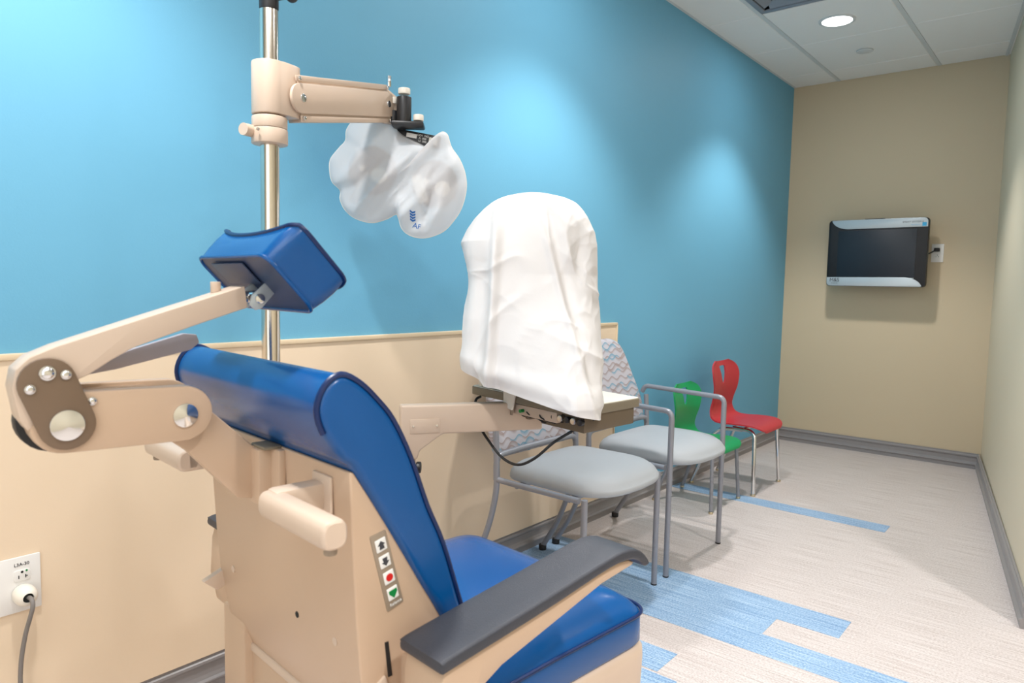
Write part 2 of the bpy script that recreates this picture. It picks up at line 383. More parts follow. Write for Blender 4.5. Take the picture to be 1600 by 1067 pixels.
# downlights
for i, (x, y, k) in enumerate(DOWN):
    lab = ['round recessed downlight over the treatment chair', 'round recessed downlight over the waiting chairs', 'round lit downlight in the ceiling near the end wall',
           'round recessed downlight behind the right of the camera', 'round recessed downlight right of the slanting wall'][i]
    t = thing('downlight', lab, 'ceiling light', (x, y, H), group='recessed downlights')
    rows = []
    for k2 in range(41):
        an = 2*pi*k2/40
        rows.append([(r*cos(an), r*sin(an), z) for r, z in ((.093, 0), (.093, -.004), (.088, -.007), (.078, -.006), (.074, .002))])
    MB().grid(rows).build('trim_ring', m_grid, t)
    MB().cyl((0, 0, -.001), .075, .004, n=40).build('diffuser', m_lamp, t, smooth=False)
spr = thing('sprinkler_cover', 'small round white disc cover on the ceiling beyond the downlight', 'sprinkler', (-1.197, 4.77, H))
MB().cyl((0, 0, -.004), .047, .006, n=36, bev=.002).build('cover_disc', m_grid, spr); MB().cyl((0, 0, .001), .035, .006, n=24).build('neck', m_dark, spr)

# ------------------------------------------------------------------ treatment chair (local: x right, y forward)
ch = thing('treatment_chair', 'large beige treatment chair with glossy blue vinyl cushions and adjustable headrest', 'treatment chair', (-.933, .906, 0), radians(-6))
# base
MB().box((0, -.02, .03), (.56, .62, .06), .012).build('base_plate', m_beige, ch)
b = MB(); b.box((-.075, -.12, .26), (.35, .3, .42), .01); b.build('base_column', m_beige, ch)
b = MB(); b.box((-.215, -.235, .28), (.09, .1, .47), .004); b.box((-.085, -.215, .28), (.12, .1, .47), .004); b.box((.06, -.22, .28), (.15, .1, .47), .004); b.build('rear_housing', m_beige, ch)
MB().box((0, .08, .435), (.46, .46, .05), .01).build('seat_frame', m_beige, ch)
# back shell: side profile (y, z)
prof = [(-.318, .867), (-.314, .78), (-.307, .66), (-.300, .58), (-.285, .505), (-.268, .462), (-.2, .458), (-.085, .50), (-.153, .615), (-.245, .765), (-.312, .867)]
MB().prism(prof, -.232, .232, 'yz', bev=.011, seg=3).build('back_shell', m_beige, ch, ang=50)
MB().prism([(-.272, .466), (-.275, .452), (-.1, .452), (-.1, .466)], -.228, .228, 'yz', bev=.003).build('shell_rim', m_beige2, ch)
# back cushion
def puff(profile, hx, edge=.02, n=26):
    """cushion from a side profile extruded along x, rounded towards its two sides"""
    cy = sum(p[0] for p in profile)/len(profile); cz = sum(p[1] for p in profile)/len(profile)
    rows = []
    for i in range(n+1):
        u = -1+2*i/n; x = hx*u
        k = 1
        d = (1-abs(u))*hx
        inset = edge*(1-sqrt(max(0, 1-(1-min(1, d/edge))**2)))
        row = []
        for j, p in enumerate(profile):
            a = Vector(profile[j-1]); c = Vector(profile[(j+1) % len(profile)]); t = (c-a).normalized(); nn = Vector((-t.y, t.x))
            q = Vector(p)+nn*inset*(.75); row.append((x, q.x, q.y))
        rows.append(row)
    return rows
def smoothpoly(pts, n=4):
    out = []; N = len(pts)
    for i in range(N):
        p0, p1, p2, p3 = [Vector(pts[(i+k-1) % N]) for k in range(4)]
        for j in range(n):
            t = j/n; out.append(tuple(.5*((2*p1)+(-p0+p2)*t+(2*p0-5*p1+4*p2-p3)*t*t+(-p0+3*p1-3*p2+p3)*t**3)))
    return out
bc = [(-.318, .874), (-.334, .888), (-.360, .925), (-.369, .957), (-.358, .985), (-.335, .998), (-.307, .985), (-.28, .96), (-.255, .93), (-.226, .875), (-.196, .80), (-.166, .737), (-.128, .63), (-.085, .52),
      (-.09, .49), (-.115, .50), (-.158, .61), (-.205, .69), (-.25, .765), (-.296, .84)]
bcs = smoothpoly(bc, 4)
def nonuni(rows_fn): return rows_fn
prof_c = bcs[::-1]
def cushion(profile, hx, edge, ns=5, mid=10):
    us = [(-1+ (edge/hx)*(1-cos(pi/2*i/ns))) for i in range(ns)] + [(-1+edge/hx)+(2-2*edge/hx)*i/mid for i in range(mid+1)]
    us += [-u for u in us[:ns]][::-1]
    rows = []
    for u in us:
        x = hx*u; d = (1-abs(u))*hx; q = 1-min(1, d/edge); inset = edge*(1-sqrt(max(0, 1-q*q)))*.8
        row = []
        for j, p in enumerate(profile):
            a = Vector(profile[j-2]); c = Vector(profile[(j+2) % len(profile)]); t = (c-a).normalized(); nn = Vector((-t.y, t.x))
            qq = Vector(p)+nn*inset; row.append((x, qq.x, qq.y))
        rows.append(row)
    return rows
area2 = sum(prof_c[i-1][0]*prof_c[i][1]-prof_c[i][0]*prof_c[i-1][1] for i in range(len(prof_c)))
if area2 < 0: prof_c = prof_c[::-1]
MB().grid(cushion(prof_c, .243, .014), closeu=True, capends=True).build('back_cushion', m_vinyl, ch, ang=80)
bcu = ch.children[-1]
for sx in (-1, 1):
    P = [(sx*.238, p[0], p[1]) for p in bcs[8:4*13]]
    cy_, cz_ = -.24, .75
    MB().tube(P, .0042, 8).build('piping', m_pipe, bcu)
# seat cushion: rings over a rounded-rectangle plan
def plan(k, n=72, hx=.265, y0=-.16, y1=.336, rf=.055):
    pts = rp([(-hx, y0), (hx, y0), (hx*1.0, y1), (-hx, y1)], [.03, .03, rf, rf], 8)
    dn_ = []; 
    for a_, b_ in zip(pts, pts[1:]+pts[:1]):
        L_ = (Vector(b_)-Vector(a_)).length; m_n = max(1, int(L_/.035))
        for q_ in range(m_n): dn_.append(tuple(Vector(a_).lerp(Vector(b_), q_/m_n)))
    cy_ = (y0+y1)/2
    return [(x*(1-(1-k)), cy_+(y-cy_)*(1-(1-k))) for x, y in dn_]
rows = []
for ins, z in ((.03, .422), (.006, .424), (0, .434), (.001, .486), (.006, .496), (.018, .508), (.04, .521), (.075, .531), (.12, .536), (.2, .538), (.262, .538)):
    k = 1-ins/.265
    rows.append([(x, y, z-.010*max(0, (.05-y)/.2)*(1 if z > .49 else .6)+(.0 if y < .2 else -.004*((y-.2)/.13)**2*(z > .49))) for x, y in plan(max(k, .01))])
sc = MB().grid(rows, closeu=True, capends=True).build('seat_cushion', m_vinyl, ch, ang=80)
P = [(x*1.003, y*1.002, .4895-.006*max(0, (.05-y)/.2)) for x, y in plan(1)]
MB().tube(P+P[:2], .0034, 8, cap=False).build('piping', m_pipe, sc)
# seat pan (beige skirt under the cushion)
rows = []
for ins, z in ((.03, .29), (.004, .30), (-.002, .33), (-.004, .40), (-.003, .418), (.004, .426), (.02, .426)):
    k = 1-ins/.265; rows.append([(x, y+.002, z) for x, y in plan(k)])
MB().grid(rows, closeu=True, capends=True).build('seat_pan', m_beige2, ch, ang=60)
# arm rests
for s in (1, -1):
    a = MB()
    a.prism([(-.252, .622), (-.258, .60), (-.262, .53), (-.25, .47), (-.21, .45), (-.2, .50), (-.192, .572), (-.15, .592), (.068, .645), (.145, .654), (.155, .658), (.135, .667), (.10, .669), (0, .657), (-.18, .631)], .272, .352, 'yz', bev=.008)
    a.box((.25, -.19, .53), (.05, .09, .13), .01)
    if s < 0: a.xf(Matrix.Translation((-.03, 0, 0)) @ Matrix.Diagonal((-1, 1, 1, 1)))
    arm = a.build('armrest', m_beige, ch)
    if s < 0: bmesh_flip = arm.data.flip_normals()
    top = [(-.264, .628), (-.263, .637), (-.254, .642), (-.18, .652), (-.05, .669), (.06, .684), (.11, .689), (.15, .683), (.175, .667), (.187, .651)]
    bot = [(.176, .647), (.158, .661), (.135, .669), (.10, .671), (.05, .666), (-.05, .650), (-.18, .633), (-.25, .624), (-.26, .623)]
    rows = []
    hw = .046
    N = 10
    tp = smoothpoly(top+bot, 2)
    if sum(tp[i-1][0]*tp[i][1]-tp[i][0]*tp[i-1][1] for i in range(len(tp))) < 0: tp = tp[::-1]
    rows = cushion(tp, hw, .006, 4, 4)
    g = MB().grid(rows, closeu=True, capends=True); g.xf(Matrix.Translation((.314 if s > 0 else -.344, 0, 0)))
    g.build('pad', m_arm, arm, ang=60)
# control panel on the right side of the shell
XS = .2325
def S_(y, z): return Vector((XS, y, z))
quad = [(-.288, .774), (-.262, .779), (-.231, .668), (-.258, .660)]
cp = MB().prism(quad, XS-.004, XS+.0015, 'yz', bev=.002).build('control_panel', m_panel, ch)
dn = Vector((0, .030, -.111)).normalized(); rt_ = Vector((0, 1, .2)).normalized()
for i, (y, z) in enumerate([(-.2705, .7595), (-.264, .7355), (-.257, .711), (-.2505, .6865)]):
    fm = frame_m((XS+.0018, y, z), (0, .0262, .0065), (0, -.030, .111))
    q = MB().box((0, 0, 0), (.017, .0185, .0025), .0025, seg=3); q.xf(fm); bt = q.build('button', m_white, cp)
    sy = MB()
    if i == 2: sy.cyl((0, 0, .0013), .0055, .001, n=24)
    elif i == 3: sy.prism([(-.0065, .0055), (.0065, .0055), (.0065, .001), (0, -.007), (-.0065, .001)], .0008, .0018, 'xy')
    else:
        f_ = 1 if i == 0 else -1
        sy.prism([(-.006*f_, .0005*f_), (0, .0065*f_), (.006*f_, .0005*f_), (.003*f_, .0005*f_), (.004*f_, -.0055*f_), (-.004*f_, -.0055*f_), (-.003*f_, .0005*f_)], .0008, .0018, 'xy')
    sy.xf(fm); sy.build('symbol', [m_ink, m_ink, m_btnred, m_btngrn][i], cp, smooth=False)
text('print', 'Reliance', .0068, m_white, frame_m((XS+.002, -.2455, .6715), (0, .0262, .0065), (0, -.030, .111)) @ Matrix.Scale(.85, 4, (1, 0, 0)), cp, .0002)
# recline slots and levers both sides
for s in (1, -1):
    MB().prism([(-.262, .618), (-.256, .618), (-.249, .566), (-.256, .566)] if s > 0 else [(-.29, .632), (-.284, .632), (-.272, .585), (-.278, .585)], s*.232-.003, s*.232+.001, 'yz').build('slot', m_rubber, ch, smooth=False)
    lv = MB().prism([(-.305, .545), (-.262, .572), (-.255, .552), (-.272, .538)] if s > 0 else [(-.335, .578), (-.285, .598), (-.278, .57), (-.31, .556)], s*.222, s*.236, 'yz', bev=.002)
    lv.build('release_lever', m_beige2, ch)
MB().cyl((.06, -.3025, .61), .005, .002, 'Y', 16).build('screw_hole', m_dark, ch)
MB().cyl((-.17, -.303, .61), .006, .003, 'Y', 16).build('screw_cap', m_beige2, ch)
MB().cyl((.17, -.302, .61), .006, .003, 'Y', 16).build('screw_cap', m_beige2, ch)
# push handles
for s in (1, -1):
    hd = MB()
    # L: horizontal foot on the shell, arm backwards, round bar outwards
    hd.box((s*.158, -.352, .822), (.032, .078, .040), .007)
    hd.box((s*.165, -.3195, .818), (.05, .006, .07), .003)
    rowsr = []
    for x, k in ((.142, .8), (.144, .93), (.150, 1), (.304, 1), (.310, .93), (.312, .8)):
        rowsr.append([(s*x, -.385+.0172*k*(abs(cos(t*2*pi/24))**.7)*(1 if cos(t*2*pi/24) >= 0 else -1), .8205+.0185*k*(abs(sin(t*2*pi/24))**.7)*(1 if sin(t*2*pi/24) >= 0 else -1)) for t in range(24)])
    hd.grid(rowsr, closeu=True, capends=True)
    h = hd.build('push_handle', m_beige2, ch)
    MB().cyl((s*.175, -.350, .818), .003, .004, 'X', 12).build('screw', m_black, h)
    MB().cyl((s*.296, -.383, .799), .008, .012, 'Z', 16, .002).build('rubber_stop', m_panel, h)
# head-rest support: bracket, links, arm
br = MB(); br.box((.012, -.333, .822), (.036, .03, .085), .004); br.box((.024, -.322, .82), (.06, .012, .09), .003); br.build('neck_mount', m_beige, ch)
MB().box((.018, -.33, .867), (.046, .028, .005), .002).build('mount_cap', m_taupe, ch)
MB().prism([(-.462, .958), (-.425, .944), (-.345, .866), (-.337, .866), (-.332, .782), (-.37, .792), (-.44, .872), (-.48, .905), (-.482, .94)], -.012, .006, 'yz', bev=.002).build('neck_bracket', m_beige, ch)
def capsule(p, q, r, n=14):
    p = Vector(p); q = Vector(q); d = (q-p).normalized(); a0 = atan2(d.y, d.x); out = []
    for k in range(n+1): an = a0-pi/2+pi*k/n; out.append((q.x+r*cos(an), q.y+r*sin(an)))
    for k in range(n+1): an = a0+pi/2+pi*k/n; out.append((p.x+r*cos(an), p.y+r*sin(an)))
    return out
MB().prism(capsule((-.593, .935), (-.452, .931), .0375), .006, .032, 'yz', bev=.0025).build('lower_link', m_beige, ch)
MB().prism(capsule((-.597, .940), (-.462, .937), .0375), -.026, -.008, 'yz', bev=.002).build('lower_link', m_beige, ch)
MB().prism(capsule((-.594, .936), (-.5, .934), .0365), -.008, .006, 'yz').build('link_core', m_beige, ch)
MB().prism(capsule((-.598, .935), (-.592, .935), .0405), -.030, -.004, 'yz', bev=.002).build('rubber_bumper', m_rubber, ch)
MB().prism(capsule((-.6115, .986), (-.592, .934), .031), .033, .039, 'yz', bev=.0015).build('brown_plate', m_brown, ch, label='brown side plate')
MB().prism(capsule((-.6115, .986), (-.592, .934), .029), -.034, -.028, 'yz', bev=.0015).build('brown_plate', m_brown, ch)
# upper arm
ua = [(-.646, .982), (-.642, 1.004), (-.628, 1.018), (-.60, 1.030), (-.50, 1.063), (-.367, 1.106), (-.363, 1.075), (-.44, 1.050), (-.515, 1.024), (-.54, 1.010), (-.568, .992), (-.585, .985), (-.60, .955), (-.632, .93), (-.64, .945)]
MB().prism(ua, -.012, .032, 'yz', bev=.002).build('headrest_arm', m_beige2, ch)
MB().prism([(-.56, .995), (-.50, 1.016), (-.43, 1.036), (-.412, 1.034), (-.408, 1.022), (-.42, 1.012), (-.52, .990), (-.555, .985)], -.04, -.03, 'yz', bev=.0015).build('release_paddle', m_greyst, ch)
MB().cyl((.0, -.396, 1.103), .007, .016, 'Z', 16, .001).build('arm_button', m_beige2, ch)
def pin(y, z, r, x, nm='pivot_pin', cone=True, mm=m_chrome):
    a = MB()
    if cone: a.cyl((x, y, z), r, .004, 'X', 36, .001); a.cyl((x+.003, y, z), r*.92, .003, 'X', 36, r2=r*.12)
    else: a.cyl((x, y, z), r, .003, 'X', 24, .001); a.sphere((x+.001, y, z), r*.8, (.5, 1, 1), 10)
    a.build(nm, mm, ch)
pin(-.452, .929, .0165, .0335); pin(-.593, .934, .019, .041)
pin(-.612, .999, .009, .041, 'bolt', False); pin(-.630, .981, .006, .041, 'bolt', False); pin(-.593, .996, .006, .041, 'bolt', False); pin(-.564, .960, .0055, .034, 'bolt', False)
# headrest
tdir = Vector((0, .69, -.724)); ndir = Vector((0, .724, .69)); xdir = Vector((1, 0, 0))
HO = Vector((-.006, -.374, 1.148))
def hp(x, t, n): return HO + xdir*x + tdir*t + ndir*n
hw, ht = .119, .106
hr = thing_part = bpy.data.objects.new('headrest', None); C.objects.link(hr); hr.parent = ch
# block with cradle-shaped front and slightly larger front outline
rows = []
NX, NT = 40, 24
def hshape(u, v, f):
    # u,v in -1..1 ; f 0 back, 1 front
    sx = hw*(1+.03*f); st = ht/2*(1+.09*f)
    rr = .22
    ax, ay = abs(u)*hw, abs(v)*ht/2; rc = .020
    if ax > hw-rc and ay > ht/2-rc:
        dx, dy = (ax-(hw-rc))/rc, (ay-(ht/2-rc))/rc; l_ = sqrt(dx*dx+dy*dy); m_ = max(dx, dy)/l_ if l_ > 1e-9 else 1
        ax = hw-rc+dx*m_*rc; ay = ht/2-rc+dy*m_*rc
    uu = math.copysign(ax/hw, u); vv = math.copysign(ay/(ht/2), v)
    wing = .022*(abs(u)**2.2) if f else 0
    nn = (.042+wing - .010*exp(-((abs(u)-.93)/.12)**2)*0) if f else 0
    return hp(uu*sx+.004*f, ht/2+vv*st, nn)
hb = MB()
front = [[hshape(-1+2*i/NX, -1+2*j/NT, 1) for i in range(NX+1)] for j in range(NT+1)]
for j in range(NT+1):
    for i in range(NX+1):
        u = -1+2*i/NX; v = -1+2*j/NT
        e = min(1-abs(u), (1-abs(v))*.6); front[j][i] = front[j][i] + ndir*(.006*min(1, e/.12))
back = [[hshape(-1+2*i/NX, -1+2*j/NT, 0) for i in range(NX+1)] for j in range(NT+1)]
def border(g): 
    r = list(g[0]) + [g[j][-1] for j in range(1, NT+1)] + list(g[-1][::-1][1:]) + [g[j][0] for j in range(NT-1, 0, -1)]
    return r
B0, B1 = border(back), border(front)
mid1 = [a.lerp(b_, .33)+(a.lerp(b_, .33)-hp(0, ht/2, .02)).normalized()*.003 for a, b_ in zip(B0, B1)]
mid2 = [a.lerp(b_, .66)+(a.lerp(b_, .66)-hp(0, ht/2, .03)).normalized()*.003 for a, b_ in zip(B0, B1)]
hb.grid(front); hb.grid([B0, mid1, mid2, B1], closeu=True)
bmesh.ops.remove_doubles(hb.bm, verts=hb.bm.verts, dist=1e-5); bmesh.ops.recalc_face_normals(hb.bm, faces=hb.bm.faces)
hb.build('head_cushion', m_vinyl, hr, ang=70)
MB().grid(back).build('cushion_back', m_vinylback, hr, label='slate grey-blue backing')
MB().tube(B1+[B1[0], B1[1]], .0034, 8, cap=False).build('piping', m_pipe, hr); MB().tube(B0+[B0[0], B0[1]], .003, 8, cap=False).build('piping', m_vinyl, hr)
ms = MB(); mm_ = frame_m(hp(-.02, .030, -.0035), xdir, tdir); ms.box((0, 0, 0), (.11, .04, .002), .0005); ms.xf(mm_); ms.build('mounting_plate', m_vinylback, hr)
cpoly = [(-.358, 1.092), (-.335, 1.113), (-.321, 1.098), (-.343, 1.074), (-.352, 1.071), (-.361, 1.079)]
for xa in (.030, -.012): MB().prism(cpoly, xa, xa+.004, 'yz', bev=.001).build('clevis_plate', m_silver, hr)
cr = MB(); cr.tube([(.012, -.42, 1.078), (.012, -.372, 1.091), (.012, -.347, 1.089)], .0085, 14); cr.cyl((.012, -.347, 1.089), .0105, .036, 'X', 24, .002); cr.build('tilt_rod', m_chrome, hr)
pn = MB(); pn.cyl((.036, -.347, 1.088), .0075, .006, 'X', 20, .002); pn.build('bolt', m_chrome, hr)

# ------------------------------------------------------------------ instrument stand: pole, swing arm
PX, PY = -1.459, .898
st = thing('instrument_stand', 'polished steel pole of the instrument stand with beige swing arms', 'instrument stand', (PX, PY, 0))
MB().cyl((0, 0, 1.71/2), .0205, 1.71, n=40).build('pole', m_pole, st)
MB().cyl((0, 0, .18), .075, .36, n=36, bev=.006).build('column_base', m_beige, st)
MB().box((0, 0, .02), (.36, .3, .04), .008).build('floor_plate', m_beige, st)
cp2 = MB(); cp2.cyl((0, 0, 1.735), .021, .05, n=30, bev=.004); cp2.tube([(0, 0, 1.738), (.035, .028, 1.745)], .009, 12); cp2.sphere((.04, .032, 1.742), .014); cp2.build('pole_cap', m_black, st)
# collar (tear-drop plan towards the arm)
aw = Vector((cos(radians(107.2)), sin(radians(107.2)), 0))    # arm heading
side = Vector((aw.y, -aw.x, 0))
el = radians(11.6)
A0 = Vector((-1.421, .952, 1.527)); A1 = Vector((-1.541, 1.312, 1.6075))
def coll(z0, z1, r, nm, ext=None, bev=.003):
    if ext is None: MB().cyl((0, 0, (z0+z1)/2), r, z1-z0, n=44, bev=bev).build(nm, m_beige2, st); return
    poly = [(r*cos(t), r*sin(t)) for t in [radians(k) for k in range(115, 380, 8)]]
    poly = [(r*cos(t), r*sin(t)) for t in [radians(k) for k in range(188, 375, 8)]]
    al, sd = Vector((-.296, .955)), Vector((.955, .296))
    poly += [tuple(al*a_+sd*b_) for a_, b_ in ((.004, .042), (.034, .0455), (.052, .044), (.052, .0), (.04, -.02), (.02, -.036))]
    MB().prism(poly, z0, z1, 'xy', bev=bev).build(nm, m_beige2, st, ang=35)
coll(1.482, 1.597, .0385, 'collar', 1)
coll(1.452, 1.4785, .0385, 'ring'); 
k = MB(); k.cyl((0, 0, 1.435), .0395, .034, n=44, bev=.003); k.tube([(-.012, -.034, 1.443), (-.004, -.062, 1.443)], .0135, 20); k.build('clamp', m_beige2, st)
MB().cyl((.022, -.042, 1.443), .0035, .004, Matrix.Rotation(pi/2, 4, 'X'), 12).build('clamp_screw', m_steel, st)
MB().cyl((0, 0, 1.4505), .0375, .003, n=40).build('gap_ring', m_dark, st)
# upper swing arm : built in local frame x along, y side (towards camera), z up
Ld = (A1-A0); LL = Ld.length; ex = Ld.normalized()
am = frame_m(A0-Vector((PX, PY, 0)), ex, (0, 0, 1))    # x along, y up, z = x cross y
zsgn = 1 if am.to_3x3().col[2].dot(Vector((.77, -.6, 0))) > 0 else -1
def prism_arm(poly, d0, d1, nm, m_, bev=.002, par=st):
    a, b_ = sorted((d0*zsgn, d1*zsgn))
    o = MB().prism(poly, a, b_, 'xy', bev=bev).xf(am).build(nm, m_, par); return o
sa = prism_arm([(.006, .046), (.014, .050), (LL-.012, .047), (LL+.012, .036), (LL+.012, -.05), (.006, -.052)], -.046, -.004, 'swing_arm', m_beige2)
prism_arm(capsule((.0, -.001), (LL, -.004), .0325, 12), -.004, .003, 'arm_link', m_beige2, .001, sa)
prism_arm([(-.004, .036), (LL+.004, .034), (LL+.004, .0475), (-.004, .049)], -.004, -.001, 'arm_cover', m_beige2, .001, sa)
prism_arm([(-.004, -.038), (LL+.004, -.041), (LL+.004, -.052), (-.004, -.053)], -.004, -.001, 'arm_cover', m_beige2, .001, sa)
for (x, y, r) in ((0.002, .042, .0045), (0.002, -.044, .0045), (LL-.002, .040, .0045), (LL-.002, -.046, .0045), (.006, 0, .0095), (LL-.004, -.003, .009)):
    q = MB().cyl((x, y, .004*zsgn), r, .004, 'Z', 20, .001); q.xf(am); q.build('arm_bolt', m_chrome, sa)
# hanging bracket at the arm end
E1 = A1-Vector((PX, PY, 0))
hb2 = MB(); hb2.prism([(.0, .04), (.03, .026), (.042, .012), (.046, -.05), (.0, -.05)], -.016, .016, 'xz', bev=.003)
hb2.xf(Matrix.Translation(E1+aw*.012-side*.02) @ Matrix.Rotation(atan2(aw.y, aw.x)-.35, 4, 'Z')); hb2.build('arm_end', m_beige2, sa)
MB().cyl(E1+Vector((-.012, .012, .062)), .0065, .03, n=16, bev=.001).build('lock_pin', m_chrome, sa)

# ------------------------------------------------------------------ phoropter (instrument head) and its cover
e1 = Vector((.74, .673, 0)); e2 = Vector((-.673, .74, 0)); PB = Vector((-1.567, 1.372, 1.412))
k2 = .00184
def pb(px, py, d=0): return e1*((px-615)*k2) + Vector((0, 0, 1))*(-(py-285)*k2-(px-615)*k2*.03) + e2*d
ph = thing('phoropter', 'black eye testing head with silver knobs hanging from the upper swing arm', 'phoropter', PB)
pm = frame_m((0, 0, 0), e1, e2)
def P3(px, py, d=0): return pb(px, py, d)
RZ = Matrix.Rotation(atan2(e1.y, e1.x), 4, 'Z')
q = MB(); q.cyl(P3(626, 187, -.045), .0205, .074, n=30, bev=.002); q.build('mount_cylinder', m_black, ph)
MB().cyl(P3(626, 158.5, -.045), .017, .017, n=30, bev=.003).build('top_knob', m_ivory, ph)
MB().cyl(P3(609, 196, -.035), .013, .034, n=24, bev=.002).build('level_post', m_black, ph)
MB().cyl(P3(609, 172, -.035), .0115, .018, n=24, bev=.002).build('level_knob', m_ivory, ph)
MB().cyl(P3(648, 197, -.05), .0145, .017, n=28, bev=.002).build('side_knob', m_ivory, ph)
MB().box(P3(632, 207, -.035), (.09, .07, .012), .005, RZ).build('pivot_plate', m_black, ph)
bar = MB().box(P3(646, 222, .006), (.125, .02, .034), .003, RZ @ Matrix.Rotation(.16, 4, 'Y')).build('scale_bar', m_black, ph)
fm = Matrix.Translation(P3(646, 222, -.0045)) @ RZ @ Matrix.Rotation(.16, 4, 'Y') @ Matrix.Rotation(pi/2, 4, 'X')
q = MB().box((-.02, .004, 0), (.03, .012, .001), .003); q.xf(fm); q.build('white_label', m_white, bar)
q = MB().box((.042, .0, 0), (.024, .018, .001), .001); q.xf(fm); q.build('tan_label', m_ivory, bar)
for i, tx in enumerate(('OD1  NO', 'A  000', '12  000')):
    text('scale_print', tx, .008, m_white, fm @ Matrix.Translation((.012, .009-.008*i, .0004)), bar, .0001)
for (cx, cy, r) in ((575, 275, .07), (672, 290, .068)):
    body = MB(); body.cyl(P3(cx, cy, 0.008), r*.98, .03, RZ @ Matrix.Rotation(pi/2, 4, 'X'), 40, .008)
    bo = body.build('lens_battery', m_body, ph)
    MB().cyl(P3(cx+12, cy+8, -.014), .022, .014, RZ @ Matrix.Rotation(pi/2, 4, 'X'), 28, .003).build('lens_ring', m_ivory, bo)
    MB().cyl(P3(cx-14, cy-2, -.012), .009, .01, RZ @ Matrix.Rotation(pi/2, 4, 'X'), 20, .002).build('dial', m_ivory, bo)
MB().box(P3(562, 298, -.004), (.025, .02, .12), .005, RZ @ Matrix.Rotation(.55, 4, 'Y')).build('cross_cylinder_arm', m_body, ph)
MB().box(P3(650, 300, -.004), (.03, .02, .08), .004, RZ @ Matrix.Rotation(-.3, 4, 'Y')).build('nose_block', m_ivory, ph)
# cover outline
oln = [(575, 191), (597, 194), (609, 206), (622, 218), (645, 228), (664, 235), (672, 226), (680, 211), (690, 213), (697, 232), (710, 250), (719, 272), (721, 296), (714, 325), (700, 348), (684, 364), (658, 374), (636, 372), (622, 362), (616, 345),
       (612, 340), (598, 348), (575, 355), (550, 350), (534, 338), (526, 322), (526, 308), (514, 296), (510, 280), (511, 262), (524, 244), (534, 232), (536, 215), (549, 199)]
ol = smoothpoly(oln, 6)
cov = MB(); NR = 26; No = len(ol); rowsF = []; rowsB = []
CX, CY = 618, 285
def bagd(px, py, r):
    lob = .5+.5*exp(-((px-572)/42)**2)+.42*exp(-((px-680)/34)**2)
    h = .062*sqrt(max(0, 1-r**2.6))*lob
    # long diagonal folds
    a = (px-CX)*.80+(py-CY)*.60; bq = -(px-CX)*.60+(py-CY)*.80
    f = 0
    for (cc, wd, am_, b0, b1) in ((-60, 7, .010, -60, 40), (-34, 9, -.014, -50, 60), (-10, 7, .016, -60, 60), (14, 10, -.012, -30, 70), (44, 8, .012, -80, 20), (66, 9, -.010, -60, 30)):
        f += am_*exp(-((a-cc+.1*bq)/wd)**2)
    if px > 655: f += .012*exp(-(((px-690)+(py-300)*.35)/8)**2)-.012*exp(-(((px-668)+(py-300)*.2)/9)**2)
    n = .007*noise.noise(Vector((px*.03, py*.03, 0)))+.005*ridge((px-615)*.8+(py-285)*.6, ((py-285)*.8-(px-615)*.6)*.25, 3, .06)
    return h+(f+n)*max(0, 1-r**4)
for ri in range(NR+1):
    r = ri/NR
    rf, rb = [], []
    for (ox, oy) in ol:
        px = CX+(ox-CX)*r; py = CY+(oy-CY)*r
        dF = bagd(px, py, r); dB = .055*sqrt(max(0, 1-r**2.6))+.006*noise.noise(Vector((px*.04, py*.04, 9)))*(1-r)
        rf.append(pb(px, py, -max(dF, .0)-.002)); rb.append(pb(px, py, max(dB, 0)+.002))
    rowsF.append(rf); rowsB.append(rb)
cov.grid(rowsF, closeu=True); cov.grid(rowsB, closeu=True); 
bmesh.ops.remove_doubles(cov.bm, verts=cov.bm.verts, dist=1e-5)
pc = cov.build('phoropter_cover', m_bag, None, ang=180); pc.location = PB
tag(pc, 'translucent white two-lobed dust cover hanging around the eye testing head', 'dust cover')
hem = MB().tube([pb(x, y, 0) for x, y in ol]+[pb(*ol[0]), pb(*ol[1])], .0016, 6, cap=False).build('hem', m_ivory, pc)
# printed mark, laid on the film
def front_d(px, py):
    vx, vy = px-CX, py-CY; best = 1
    for k in range(No):
        ax, ay = ol[k][0]-CX, ol[k][1]-CY; bx, by = ol[(k+1) % No][0]-CX, ol[(k+1) % No][1]-CY
        ex_, ey_ = bx-ax, by-ay; den = vx*ey_-vy*ex_
        if abs(den) < 1e-9: continue
        t = (ax*ey_-ay*ex_)/den; u = (ax*vy-ay*vx)/den
        if t > 0 and 0 <= u <= 1: best = 1/t; break
    return max(bagd(px, py, min(1, best)), 0)
def lay(o, cx, cy, rot):
    for v in o.data.vertices:
        x, y, z = v.co; x, y = x*cos(rot)-y*sin(rot), x*sin(rot)+y*cos(rot)
        px = cx+x/k2; py = cy-y/k2
        v.co = pb(px, py, -front_d(px, py)-.0026-z)
ap = text('print', 'AF', .021, m_inkblue, Matrix.Identity(4), pc, .0004); lay(ap, 646, 358, -.25)
for i in range(4):
    lf = MB()
    for sx in (-1, 1): lf.prism([(0, -.003), (sx*.0075, .001), (sx*.0075, .006), (0, .002)], 0, .0008, 'xy')
    lo_ = lf.build('emblem_leaf', m_inkblue, pc, smooth=False); lay(lo_, 640, 350-4*i, -.12)

